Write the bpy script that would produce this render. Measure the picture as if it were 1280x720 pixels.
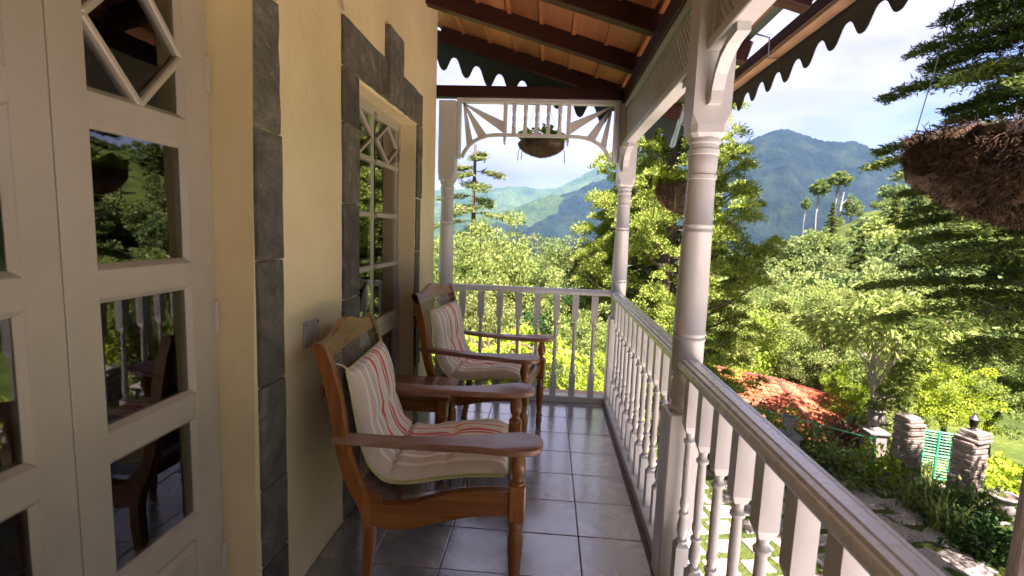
import bpy, bmesh, math, random
import numpy as np
from mathutils import Matrix, Vector
for _o in list(bpy.data.objects): bpy.data.objects.remove(_o)
SC = bpy.context.scene
COL = SC.collection
PI = math.pi
R = math.radians
random.seed(7)

# ------------------------------------------------------------------ camera
FPX = 619.76                       # focal length in pixels of the 1280 px wide photograph
CAM = np.array([0.932, 0.0, 1.4345])
YAW, PITCH, ROLL = 0.0692, -0.1190, 0.0368
def _axes():
    cy, sy, cp, sp, cr, sr = math.cos(YAW), math.sin(YAW), math.cos(PITCH), math.sin(PITCH), math.cos(ROLL), math.sin(ROLL)
    f = np.array([-sy*cp, cy*cp, sp]); r = np.array([cy, sy, 0.0]); u = np.cross(r, f)
    return cr*r+sr*u, -sr*r+cr*u, f
RT, UP, FW = _axes()
cd = bpy.data.cameras.new('camera'); cam = bpy.data.objects.new('camera', cd); COL.objects.link(cam)
cd.sensor_width = 36; cd.lens = 36*FPX/1280; cd.clip_start = 0.05; cd.clip_end = 30000
cam.matrix_world = Matrix(((RT[0], UP[0], -FW[0], CAM[0]), (RT[1], UP[1], -FW[1], CAM[1]), (RT[2], UP[2], -FW[2], CAM[2]), (0, 0, 0, 1)))
cd.dof.use_dof = True; cd.dof.focus_distance = 2.4; cd.dof.aperture_fstop = 4.0
SC.camera = cam
def ray(px, py): return FW + RT*(px-640)/FPX - UP*(py-360)/FPX
def at_y(px, py, Y):
    d = ray(px, py); return CAM + d*((Y-CAM[1])/d[1])
def at_z(px, py, Z):
    d = ray(px, py); return CAM + d*((Z-CAM[2])/d[2])
def at_r(px, py, dist):
    d = ray(px, py); return CAM + d*(dist/math.hypot(d[0], d[1]))

# ------------------------------------------------------------------ world, sun, exposure
SUN_EL, SUN_FROM = R(58), (0.31, -0.951)          # horizontal direction the sun stands in
w = bpy.data.worlds.new('World'); SC.world = w; w.use_nodes = True
nt = w.node_tree; nt.nodes.clear()
def wn(t, **k):
    n = nt.nodes.new(t)
    for a, b in k.items(): setattr(n, a, b)
    return n
sky = wn('ShaderNodeTexSky', sky_type='NISHITA', sun_disc=False, sun_elevation=SUN_EL)
sky.sun_rotation = math.atan2(SUN_FROM[0], SUN_FROM[1])
sky.altitude = 1800; sky.air_density = 1.0; sky.dust_density = 1.5
tc = wn('ShaderNodeTexCoord')
mp = wn('ShaderNodeMapping'); mp.inputs['Scale'].default_value = (1.0, 1.0, 2.6)
n1 = wn('ShaderNodeTexNoise'); n1.inputs['Scale'].default_value = 2.3; n1.inputs['Detail'].default_value = 9; n1.inputs['Roughness'].default_value = 0.58; n1.inputs['Distortion'].default_value = 0.4
cr = wn('ShaderNodeValToRGB'); cr.color_ramp.elements[0].position = 0.25; cr.color_ramp.elements[1].position = 0.47
n2 = wn('ShaderNodeTexNoise'); n2.inputs['Scale'].default_value = 3.1; n2.inputs['Detail'].default_value = 7; n2.inputs['Roughness'].default_value = 0.5
cr2 = wn('ShaderNodeValToRGB')
cr2.color_ramp.elements[0].position = 0.33; cr2.color_ramp.elements[0].color = (1.38, 1.41, 1.45, 1)
cr2.color_ramp.elements[1].position = 0.66; cr2.color_ramp.elements[1].color = (2.9, 2.88, 2.82, 1)
mx = wn('ShaderNodeMixRGB'); bg = wn('ShaderNodeBackground'); bg.inputs['Strength'].default_value = 0.055
wo = wn('ShaderNodeOutputWorld')
L = nt.links.new
L(tc.outputs['Generated'], mp.inputs['Vector']); L(mp.outputs[0], n1.inputs['Vector']); L(mp.outputs[0], n2.inputs['Vector'])
L(n1.outputs['Fac'], cr.inputs[0]); L(n2.outputs['Fac'], cr2.inputs[0])
sm = wn('ShaderNodeVectorMath', operation='SCALE'); sm.inputs['Scale'].default_value = .45; L(sky.outputs[0], sm.inputs[0])
L(cr.outputs[0], mx.inputs[0]); L(sm.outputs[0], mx.inputs[1]); L(cr2.outputs[0], mx.inputs[2])
L(mx.outputs[0], bg.inputs['Color']); L(bg.outputs[0], wo.inputs['Surface'])
sd = bpy.data.lights.new('sun', 'SUN'); sun = bpy.data.objects.new('sun', sd); COL.objects.link(sun)
sd.energy = 5.0; sd.angle = R(0.53); sd.color = (1.0, 0.95, 0.86)
sun.rotation_euler = Vector((SUN_FROM[0]*math.cos(SUN_EL), SUN_FROM[1]*math.cos(SUN_EL), math.sin(SUN_EL))).to_track_quat('Z', 'Y').to_euler()
vs = SC.view_settings; vs.view_transform = 'Standard'; vs.look = 'None'; vs.exposure = 2.92; vs.use_white_balance = True; vs.white_balance_temperature = 6600; vs.white_balance_tint = 36; vs.gamma = 1; vs.use_curve_mapping = False
cy = SC.cycles
SC.render.engine = 'CYCLES'
cy.use_denoising = True; cy.denoiser = 'OPENIMAGEDENOISE'; cy.use_adaptive_sampling = True; cy.adaptive_threshold = 0.015
cy.max_bounces = 8; cy.diffuse_bounces = 5; cy.glossy_bounces = 4; cy.transmission_bounces = 6; cy.transparent_max_bounces = 12; cy.volume_bounces = 0
cy.sample_clamp_indirect = 6; cy.caustics_reflective = False; cy.caustics_refractive = False

# ------------------------------------------------------------------ helpers
class MB:
    def __init__(s): s.v = []; s.f = []
    def add(s, vs, fs):
        o = len(s.v); s.v += [tuple(p) for p in vs]; s.f += [tuple(i+o for i in f) for f in fs]; return s
    def box(s, a, b):
        x0, y0, z0 = a; x1, y1, z1 = b
        return s.add([(x0,y0,z0),(x1,y0,z0),(x1,y1,z0),(x0,y1,z0),(x0,y0,z1),(x1,y0,z1),(x1,y1,z1),(x0,y1,z1)],
                     [(3,2,1,0),(4,5,6,7),(0,1,5,4),(1,2,6,5),(2,3,7,6),(3,0,4,7)])
    def cbox(s, c, d): return s.box([c[i]-d[i]/2 for i in range(3)], [c[i]+d[i]/2 for i in range(3)])
    def bar(s, p, q, wdt, hgt, up=(0,0,1)):
        p = Vector(p); q = Vector(q); d = (q-p).normalized(); sd_ = d.cross(Vector(up)).normalized(); u_ = sd_.cross(d)
        vs_ = []
        for e in (p, q):
            for a, b in ((-1,-1),(1,-1),(1,1),(-1,1)): vs_.append(e+sd_*a*wdt/2+u_*b*hgt/2)
        return s.add(vs_, [(3,2,1,0),(4,5,6,7),(0,1,5,4),(1,2,6,5),(2,3,7,6),(3,0,4,7)])
    def lathe(s, prof, o=(0,0,0), n=16, rings4=None):
        vs_ = []; fs = []
        for z, r in prof:
            for k in range(n):
                a = 2*PI*k/n; vs_.append((o[0]+r*math.cos(a), o[1]+r*math.sin(a), o[2]+z))
        m = len(prof)
        for i in range(m-1):
            for k in range(n):
                k2 = (k+1) % n; fs.append((i*n+k, i*n+k2, (i+1)*n+k2, (i+1)*n+k))
        fs.append(tuple(range(n-1, -1, -1))); fs.append(tuple((m-1)*n+k for k in range(n)))
        return s.add(vs_, fs)
    def prism(s, poly, axis, t0, t1):
        def P(a, b, t): return {'x': (t,a,b), 'y': (a,t,b), 'z': (a,b,t)}[axis]
        n = len(poly); vs_ = [P(a,b,t0) for a,b in poly]+[P(a,b,t1) for a,b in poly]
        fs = [tuple(range(n-1,-1,-1)), tuple(range(n,2*n))]+[(i,(i+1)%n,n+(i+1)%n,n+i) for i in range(n)]
        return s.add(vs_, fs)
    def tube(s, pts, rad, n=6):
        pts = [Vector(p) for p in pts]; m = len(pts)
        if not hasattr(rad, '__len__'): rad = [rad]*m
        vs_ = []; fs = []
        for i, p in enumerate(pts):
            d = (pts[min(i+1,m-1)]-pts[max(i-1,0)]).normalized()
            ref = Vector((0,0,1)) if abs(d.z) < .9 else Vector((1,0,0))
            a_ = d.cross(ref).normalized(); b_ = d.cross(a_)
            for k in range(n):
                t = 2*PI*k/n; vs_.append(p+(a_*math.cos(t)+b_*math.sin(t))*rad[i])
        for i in range(m-1):
            for k in range(n):
                k2 = (k+1) % n; fs.append((i*n+k, i*n+k2, (i+1)*n+k2, (i+1)*n+k))
        fs.append(tuple(range(n))); fs.append(tuple((m-1)*n+k for k in range(n-1,-1,-1)))
        return s.add(vs_, fs)
    def sheet(s, rows, thick=None):      # rows: grid of points
        m, n = len(rows), len(rows[0])
        return s.add([p for r_ in rows for p in r_], [(i*n+j, i*n+j+1, (i+1)*n+j+1, (i+1)*n+j) for i in range(m-1) for j in range(n-1)])
    def mesh(s, name, mat, bevel=0, smooth=None, segs=1):
        me = bpy.data.meshes.new(name); me.from_pydata(s.v, [], s.f)
        bm = bmesh.new(); bm.from_mesh(me)
        bmesh.ops.recalc_face_normals(bm, faces=bm.faces)
        if bevel: bmesh.ops.bevel(bm, geom=list(bm.edges), offset=bevel, segments=segs, affect='EDGES', profile=0.6, clamp_overlap=True)
        bm.to_mesh(me); bm.free()
        if smooth is not None:
            me.polygons.foreach_set('use_smooth', [True]*len(me.polygons)); me.set_sharp_from_angle(angle=R(smooth))
        if mat: me.materials.append(mat)
        return me
    def build(s, name, mat, parent=None, bevel=0, smooth=None, segs=1, at=None):
        return link(name, s.mesh(name, mat, bevel, smooth, segs), parent, at)
def link(name, me, parent=None, at=None, rot=None):
    o = bpy.data.objects.new(name, me); COL.objects.link(o)
    if parent:
        o.parent = parent
        if at is None: o.location = -Vector(root_loc(parent))
    if at is not None: o.location = at
    if rot is not None: o.rotation_euler = rot
    return o
def root_loc(p):          # world origin of an unrotated parent chain (parts are drawn in world coordinates)
    v = Vector((0,0,0))
    while p: v = v+Vector(p.location); p = p.parent
    return v
def tag(o, label=None, cat=None, group=None, kind=None):
    if label: o['label'] = label
    if cat: o['category'] = cat
    if group: o['group'] = group
    if kind: o['kind'] = kind
    return o
def thing(name, label, cat, loc=(0,0,0), group=None, rz=0):
    o = bpy.data.objects.new(name, None); COL.objects.link(o); o.location = loc; o.rotation_euler = (0,0,rz); o.empty_display_size = .1
    return tag(o, label, cat, group)
def copy_tree(o, parent=None):
    c = o.copy(); COL.objects.link(c); c.parent = parent
    for ch in o.children: copy_tree(ch, c)
    return c
def npmesh(name, V, F, mat, smooth=False):
    me = bpy.data.meshes.new(name); k = F.shape[1]
    me.vertices.add(len(V)); me.vertices.foreach_set('co', np.asarray(V, np.float32).ravel())
    me.loops.add(F.size); me.loops.foreach_set('vertex_index', F.astype(np.int32).ravel())
    me.polygons.add(len(F)); me.polygons.foreach_set('loop_start', np.arange(0, F.size, k, dtype=np.int32))
    if smooth: me.polygons.foreach_set('use_smooth', np.ones(len(F), bool))
    me.update(calc_edges=True); me.materials.append(mat); return me

# ------------------------------------------------------------------ materials
def nodes(name):
    m = bpy.data.materials.new(name); m.use_nodes = True; t = m.node_tree; t.nodes.clear()
    out = t.nodes.new('ShaderNodeOutputMaterial'); return m, t, out
def N(t, typ, **ins):
    n = t.nodes.new(typ)
    for k, v in ins.items():
        n.inputs[k.replace('_', ' ')].default_value = v
    return n
def ramp(t, fac, stops, interp='LINEAR'):
    n = t.nodes.new('ShaderNodeValToRGB'); e = n.color_ramp; e.interpolation = interp
    while len(e.elements) < len(stops): e.elements.new(0.5)
    for el, (p, c) in zip(e.elements, stops): el.position = p; el.color = (*c, 1)
    t.links.new(fac, n.inputs[0]); return n.outputs[0]
def mix(t, fac, a, b, mode='MIX'):
    n = t.nodes.new('ShaderNodeMixRGB'); n.blend_type = mode
    for i, x in ((0, fac), (1, a), (2, b)):
        if hasattr(x, 'default_value'): t.links.new(x, n.inputs[i])
        else: n.inputs[i].default_value = x if i == 0 else (*x, 1)
    return n.outputs[0]
def surf(name, c1, c2, scale=4, rough=.6, stretch=(1,1,1), bump=.15, bscale=None, detail=8, spec=.5, rvar=.12, c3=None, rand=0.0, bdist=.01, coat=0, dist=0.0):
    """two-tone noise surface with roughness variation and bump; rand = brightness change from object to object"""
    m, t, out = nodes(name); b = t.nodes.new('ShaderNodeBsdfPrincipled'); l = t.links.new
    tcn = t.nodes.new('ShaderNodeTexCoord'); mpn = N(t, 'ShaderNodeMapping', Scale=stretch)
    oi = t.nodes.new('ShaderNodeObjectInfo'); ad = t.nodes.new('ShaderNodeVectorMath'); ad.operation = 'ADD'
    ml = t.nodes.new('ShaderNodeVectorMath'); ml.operation = 'SCALE'; l(oi.outputs['Random'], ml.inputs['Scale']); ml.inputs[0].default_value = (37, 11, 23)
    if rand: l(ml.outputs[0], ad.inputs[1])
    l(tcn.outputs['Object'], ad.inputs[0]); l(ad.outputs[0], mpn.inputs['Vector'])
    nz = N(t, 'ShaderNodeTexNoise', Scale=scale, Detail=detail, Roughness=.6, Distortion=dist); l(mpn.outputs[0], nz.inputs['Vector'])
    stops = [(.3, c1), (.7, c2)] if c3 is None else [(.28, c1), (.55, c2), (.72, c3)]
    col = ramp(t, nz.outputs['Fac'], stops)
    if rand:
        mr = t.nodes.new('ShaderNodeMapRange'); l(oi.outputs['Random'], mr.inputs[0]); mr.inputs[3].default_value = 1-rand; mr.inputs[4].default_value = 1+rand
        hs = t.nodes.new('ShaderNodeHueSaturation'); l(col, hs.inputs['Color']); l(mr.outputs[0], hs.inputs['Value']); col = hs.outputs[0]
    l(col, b.inputs['Base Color'])
    n2_ = N(t, 'ShaderNodeTexNoise', Scale=bscale or scale*5, Detail=8, Roughness=.65); l(mpn.outputs[0], n2_.inputs['Vector'])
    mr2 = t.nodes.new('ShaderNodeMapRange'); l(n2_.outputs['Fac'], mr2.inputs[0]); mr2.inputs[3].default_value = rough-rvar; mr2.inputs[4].default_value = rough+rvar
    l(mr2.outputs[0], b.inputs['Roughness']); b.inputs['Specular IOR Level'].default_value = spec
    if coat: b.inputs['Coat Weight'].default_value = coat; b.inputs['Coat Roughness'].default_value = .25
    if bump:
        bp = N(t, 'ShaderNodeBump', Strength=bump, Distance=bdist); l(n2_.outputs['Fac'], bp.inputs['Height']); l(bp.outputs[0], b.inputs['Normal'])
    l(b.outputs[0], out.inputs[0]); return m
def leafmat(name, cols, trans=.45, rough=.65, objvar=.12):
    m, t, out = nodes(name); l = t.links.new
    g = t.nodes.new('ShaderNodeNewGeometry'); oi = t.nodes.new('ShaderNodeObjectInfo')
    col = ramp(t, g.outputs['Random Per Island'], [(i/(len(cols)-1), c) for i, c in enumerate(cols)])
    mr = t.nodes.new('ShaderNodeMapRange'); l(oi.outputs['Random'], mr.inputs[0]); mr.inputs[3].default_value = 1-objvar*1.6; mr.inputs[4].default_value = 1+objvar*1.6
    mh = t.nodes.new('ShaderNodeMapRange'); l(oi.outputs['Random'], mh.inputs[0]); mh.inputs[3].default_value = .5+.12*objvar; mh.inputs[4].default_value = .5-.12*objvar
    hs = t.nodes.new('ShaderNodeHueSaturation'); l(col, hs.inputs['Color']); l(mr.outputs[0], hs.inputs['Value']); l(mh.outputs[0], hs.inputs['Hue'])
    b = N(t, 'ShaderNodeBsdfPrincipled', Roughness=rough); l(hs.outputs[0], b.inputs['Base Color']); b.inputs['Specular IOR Level'].default_value = .18
    tr = t.nodes.new('ShaderNodeBsdfTranslucent'); l(hs.outputs[0], tr.inputs['Color'])
    ms = t.nodes.new('ShaderNodeMixShader'); ms.inputs[0].default_value = trans
    l(b.outputs[0], ms.inputs[1]); l(tr.outputs[0], ms.inputs[2]); l(ms.outputs[0], out.inputs[0]); return m
def wood(name, c1, c2, c3, along='x', rough=.4, coat=0, rand=.15, bump=.1, scale=3, spec=.5):
    st = {'x': (.35, 5, 5), 'y': (5, .35, 5), 'z': (5, 5, .35)}[along]
    return surf(name, c1, c2, scale=scale, rough=rough, stretch=st, bump=bump, bscale=scale*3, c3=c3, rand=rand, coat=coat, bdist=.004, dist=1.0, spec=spec)
M = {}
M['paint'] = surf('veranda_paint', (.45,.462,.45), (.56,.57,.555), 3.5, .38, bump=.3, bscale=22, rvar=.1, bdist=.004, rand=.035)
M['railpaint'] = surf('handrail_paint', (.55,.57,.575), (.66,.68,.68), 2.5, .28, bump=.12, bscale=30, rvar=.08, bdist=.003, coat=.45)
M['doorpaint'] = surf('door_paint', (.37,.325,.25), (.44,.39,.305), 3, .34, bump=.15, bscale=16, rvar=.08, bdist=.004, rand=.03)
M['plaster'] = surf('cream_plaster', (.63,.52,.28), (.79,.665,.385), 1.3, .75, bump=.5, bscale=5, rvar=.05, bdist=.02, detail=12)
M['stone'] = surf('slate_stone', (.065,.062,.048), (.15,.138,.108), 6.5, .78, bump=1.0, bscale=20, rvar=.12, c3=(.26,.238,.185), rand=.3, bdist=.04, dist=1.3)
M['rafter'] = wood('dark_rafter_wood', (.020,.007,.006), (.038,.013,.009), (.06,.022,.013), 'x', .5, rand=.1, spec=.2)
M['plate'] = wood('dark_beam_wood', (.026,.010,.008), (.048,.018,.012), (.07,.028,.017), 'y', .5, rand=.1, spec=.2)
M['board'] = wood('ceiling_board_wood', (.20,.070,.026), (.33,.125,.047), (.42,.19,.08), 'y', .42, rand=.25, scale=2.2)
M['batten'] = wood('batten_wood', (.22,.07,.025), (.31,.11,.04), (.36,.14,.055), 'y', .4, rand=.15)
M['fasc'] = wood('fascia_wood', (.20,.11,.06), (.36,.22,.12), (.45,.30,.18), 'y', .55, rand=.1)
M['valance'] = surf('green_sheet_metal', (.009,.022,.018), (.016,.034,.028), 3, .5, bump=.1)
M['roofing'] = surf('roof_sheet', (.05,.09,.07), (.08,.12,.09), 3, .6)
M['chairwood'] = wood('polished_teak', (.12,.038,.007), (.275,.094,.017), (.40,.155,.034), 'x', .30, coat=.35, rand=.10, bump=.05)
M['chairwood_z'] = wood('polished_teak_upright', (.12,.038,.007), (.275,.094,.017), (.40,.155,.034), 'z', .30, coat=.35, rand=.10, bump=.05)
M['chairwood_y'] = wood('polished_teak_crest', (.12,.038,.007), (.275,.094,.017), (.40,.155,.034), 'y', .30, coat=.35, rand=.10, bump=.05)
M['armwood'] = wood('worn_arm_wood', (.14,.055,.026), (.27,.135,.085), (.44,.32,.26), 'x', .40, coat=.15, rand=.06, bump=.12)
M['tablewood'] = wood('table_top_wood', (.13,.045,.022), (.24,.09,.045), (.32,.145,.085), 'x', .34, coat=.3, rand=.05)  # base colour lightened to carry the reflection on the table top
M['cane'] = surf('woven_cane', (.10,.06,.036), (.20,.13,.08), 30, .5, bump=.2)
M['piping'] = surf('green_piping', (.42,.43,.16), (.52,.52,.22), 20, .8, bump=.1)
M['tie'] = surf('tie_cord', (.5,.42,.33), (.6,.5,.4), 20, .8)
M['redtie'] = surf('red_tassel', (.35,.06,.03), (.45,.10,.05), 20, .8)
M['metal'] = surf('brushed_plate', (.30,.28,.25), (.42,.39,.35), 8, .4, bump=.05)
M['iron'] = surf('dark_iron', (.02,.02,.02), (.04,.04,.035), 8, .5)
M['hinge'] = surf('painted_hinge', (.42,.37,.31), (.52,.46,.39), 10, .45)
M['grout'] = surf('floor_grout', (.13,.12,.11), (.20,.185,.17), 14, .85, bump=.3)
M['ledge'] = surf('terracotta_ledge', (.42,.27,.20), (.55,.38,.29), 5, .8, bump=.2)
M['concrete'] = surf('slab_concrete', (.3,.28,.25), (.4,.37,.33), 3, .85)
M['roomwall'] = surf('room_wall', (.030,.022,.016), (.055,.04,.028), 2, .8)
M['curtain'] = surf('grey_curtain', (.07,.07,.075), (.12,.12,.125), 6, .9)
M['bark'] = surf('tree_bark', (.05,.034,.024), (.13,.095,.07), 5, .9, stretch=(3,3,.5), bump=.8, bscale=14, bdist=.03)
M['palebark'] = surf('pale_bark', (.22,.19,.16), (.34,.30,.26), 5, .9, stretch=(3,3,.6), bump=.5, bdist=.02)
M['coir'] = surf('coir_fibre', (.022,.012,.005), (.065,.034,.012), 18, .95, bump=1.0, bscale=45, c3=(.13,.072,.026), bdist=.03)
M['moss'] = surf('mossy_coir', (.09,.06,.035), (.19,.135,.08), 18, .95, bump=1.0, bscale=45, c3=(.30,.22,.13), bdist=.03)
M['paver'] = surf('flagstone', (.17,.148,.125), (.23,.205,.175), 4, .85, bump=.5, bscale=14, c3=(.28,.25,.22), rand=.2, bdist=.01)
M['wallstone'] = surf('rubble_stone', (.095,.08,.064), (.16,.138,.11), 7, .85, bump=.7, bscale=18, c3=(.24,.21,.17), rand=.3, bdist=.015)
M['mortar'] = surf('stone_mortar', (.10,.085,.07), (.17,.145,.12), 10, .9)
M['whitepot'] = surf('white_urn', (.13,.12,.105), (.18,.165,.15), 6, .7, bump=.3, rand=.05)
M['greypot'] = surf('grey_pot', (.07,.085,.08), (.11,.125,.12), 6, .7)
M['gate'] = surf('green_gate_paint', (.0,.22,.09), (.01,.30,.13), 6, .45)
M['soil'] = surf('soil', (.06,.04,.025), (.11,.075,.05), 8, .95)
M['redroof'] = surf('red_roof_tile', (.10,.018,.008), (.15,.034,.014), 5, .7, bump=.4, bscale=22, c3=(.18,.075,.045), rand=.2)
M['rooftile'] = leafmat('red_roof_tiles', [(0.257,0.063,0.026), (0.284,0.078,0.032), (0.317,0.099,0.044), (0.365,0.150,0.083)], 0.0, .7)
M['cotwall'] = surf('cottage_wall', (.2,.17,.14), (.26,.23,.2), 3, .8)
M['grassblade'] = leafmat('grass_blade', [(0.035,0.065,0.012), (0.061,0.103,0.018), (0.086,0.130,0.030)], .4)
M['leafY'] = leafmat('leaf_yellowgreen', [(0.077,0.130,0.026), (0.142,0.218,0.045), (0.221,0.304,0.072), (0.307,0.382,0.123)], .45)
M['leafG'] = leafmat('leaf_green', [(0.048,0.090,0.020), (0.098,0.149,0.035), (0.162,0.213,0.057), (0.252,0.287,0.099)], .4)
M['leafF'] = leafmat('slope_foliage', [(0.056,0.106,0.029), (0.107,0.173,0.046), (0.169,0.240,0.070), (0.259,0.312,0.116)], .4)
M['leafL'] = leafmat('leaf_lime', [(0.142,0.234,0.016), (0.229,0.358,0.025), (0.328,0.457,0.038), (0.393,0.494,0.064)], .5)
M['leafD'] = leafmat('leaf_dark', [(0.009,0.034,0.008), (0.022,0.064,0.014), (0.044,0.108,0.020)], .35)
M['needle'] = leafmat('deodar_needle', [(0.035,0.060,0.013), (0.061,0.101,0.017), (0.111,0.155,0.023), (0.173,0.202,0.032)], .3)
M['juniper'] = leafmat('juniper_spray', [(0.061,0.110,0.020), (0.138,0.220,0.031), (0.232,0.319,0.046), (0.331,0.407,0.077)], .35)
M['deadspray'] = leafmat('brown_spray', [(.16,.06,.025), (.26,.11,.05)], .3)
M['yellowflower'] = leafmat('yellow_flower', [(.6,.42,.02), (.7,.5,.03)], .3)
M['redleaf'] = leafmat('red_creeper', [(0.216,0.044,0.018), (0.288,0.085,0.034), (0.336,0.143,0.072), (0.396,0.247,0.156)], .35)
M['pinkleaf'] = leafmat('pink_bract', [(.17,.06,.04), (.22,.10,.07), (.26,.16,.12)], .35)

def tile_mat():
    m = surf('slate_floor_tile', (.095,.102,.112), (.175,.182,.195), 3.2, .20, bump=.4, bscale=9, rvar=.10, spec=1.0, c3=(.29,.29,.30), rand=.24, bdist=.006, dist=1.6)
    pb = [n for n in m.node_tree.nodes if n.type == 'BSDF_PRINCIPLED'][0]
    pb.inputs['IOR'].default_value = 1.9; pb.inputs['Coat Weight'].default_value = 1.0; pb.inputs['Coat IOR'].default_value = 1.7; pb.inputs['Coat Roughness'].default_value = .16
    return m
M['tile'] = tile_mat()
M['bounce_paving'] = surf('pale_bounce_paving', (.56,.50,.44), (.68,.62,.55), 1.2, .85, bump=.4, bscale=9, bdist=.01)
def glass_mat():
    m, t, out = nodes('window_glass'); l = t.links.new
    fr = N(t, 'ShaderNodeFresnel', IOR=1.52); ad = t.nodes.new('ShaderNodeMath'); ad.operation = 'MULTIPLY_ADD'; ad.inputs[1].default_value = 2.0; ad.inputs[2].default_value = .04; ad.use_clamp = True
    tcn = t.nodes.new('ShaderNodeTexCoord'); nz = N(t, 'ShaderNodeTexNoise', Scale=2.5, Detail=1); bp = N(t, 'ShaderNodeBump', Strength=.04, Distance=.02)
    l(tcn.outputs['Object'], nz.inputs['Vector']); l(nz.outputs['Fac'], bp.inputs['Height'])
    gl = N(t, 'ShaderNodeBsdfGlossy', Roughness=.015); l(bp.outputs[0], gl.inputs['Normal'])
    tr = N(t, 'ShaderNodeBsdfTransparent', Color=(.82,.86,.83,1)); ms = t.nodes.new('ShaderNodeMixShader')
    l(fr.outputs[0], ad.inputs[0]); l(ad.outputs[0], ms.inputs[0]); l(tr.outputs[0], ms.inputs[1]); l(gl.outputs[0], ms.inputs[2]); l(ms.outputs[0], out.inputs[0]); return m
M['glass'] = glass_mat()
def cushion_mat():
    m, t, out = nodes('striped_cotton'); l = t.links.new
    b = N(t, 'ShaderNodeBsdfPrincipled', Roughness=.85); b.inputs['Specular IOR Level'].default_value = .2; b.inputs['Sheen Weight'].default_value = .2
    tcn = t.nodes.new('ShaderNodeTexCoord'); sp = t.nodes.new('ShaderNodeSeparateXYZ'); l(tcn.outputs['Object'], sp.inputs[0])
    mr = t.nodes.new('ShaderNodeMapRange'); l(sp.outputs['Y'], mr.inputs[0]); mr.inputs[1].default_value = -.24; mr.inputs[2].default_value = .24
    cream, taupe, white, red, dk, pale = (.80,.71,.56), (.64,.545,.43), (.86,.83,.76), (.70,.11,.075), (.34,.29,.23), (.84,.77,.64)
    st = [(0,taupe),(.07,pale),(.10,taupe),(.185,white),(.23,dk),(.238,taupe),(.29,dk),(.297,pale),(.315,cream),(.36,red),(.405,cream),(.52,pale),(.555,red),(.593,white),(.61,red),(.66,cream),(.70,pale),(.755,red),(.775,cream),(.80,pale),(.83,dk),(.837,taupe),(.90,white),(.93,taupe)]
    col = ramp(t, mr.outputs[0], st, 'CONSTANT')
    wv = N(t, 'ShaderNodeTexNoise', Scale=420, Detail=2); l(tcn.outputs['Object'], wv.inputs['Vector'])
    w2 = N(t, 'ShaderNodeTexNoise', Scale=16, Detail=5); l(tcn.outputs['Object'], w2.inputs['Vector'])
    col = mix(t, .18, col, ramp(t, wv.outputs['Fac'], [(.3,(.55,.5,.45)),(.7,(1,1,1))]), 'MULTIPLY'); l(col, b.inputs['Base Color'])
    bp = N(t, 'ShaderNodeBump', Strength=.55, Distance=.018); l(w2.outputs['Fac'], bp.inputs['Height']); l(bp.outputs[0], b.inputs['Normal'])
    l(b.outputs[0], out.inputs[0]); return m
M['cushion'] = cushion_mat()
def ground_mat(name, cols, s1, s2, bump=.6, bd=.1):
    m, t, out = nodes(name); l = t.links.new
    b = N(t, 'ShaderNodeBsdfPrincipled', Roughness=.9); b.inputs['Specular IOR Level'].default_value = .15
    tcn = t.nodes.new('ShaderNodeTexCoord')
    a = N(t, 'ShaderNodeTexNoise', Scale=s1, Detail=10, Roughness=.65); c = N(t, 'ShaderNodeTexNoise', Scale=s2, Detail=8, Roughness=.7)
    l(tcn.outputs['Object'], a.inputs['Vector']); l(tcn.outputs['Object'], c.inputs['Vector'])
    c1 = ramp(t, a.outputs['Fac'], [(.32,cols[0]),(.5,cols[1]),(.68,cols[2])]); c2 = ramp(t, c.outputs['Fac'], [(.3,(.45,.45,.45)),(.7,(1.35,1.35,1.35))])
    l(mix(t, .8, c1, c2, 'MULTIPLY'), b.inputs['Base Color'])
    bp = N(t, 'ShaderNodeBump', Strength=bump, Distance=bd); l(c.outputs['Fac'], bp.inputs['Height']); l(bp.outputs[0], b.inputs['Normal'])
    l(b.outputs[0], out.inputs[0]); return m
M['terrain'] = ground_mat('grassy_ground', [(0.024,0.044,0.007),(0.051,0.084,0.013),(0.094,0.122,0.020)], .35, 6)
M['lawn'] = ground_mat('lawn_grass', [(0.035,0.057,0.010),(0.055,0.080,0.015),(0.072,0.093,0.022)], 1.5, 30, .5, .02)
M['forest'] = ground_mat('cloud_shaded_forest', [(.002,.008,.007),(.006,.016,.010),(.017,.031,.013)], .006, .045, 1.0, 14)  # cloud shadow over the mountain put into the colour as very dark greens
M['farforest'] = ground_mat('sunlit_forest_slope', [(.014,.034,.012),(.035,.065,.018),(.07,.10,.025)], .0028, .03, 1.0, 18)
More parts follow.
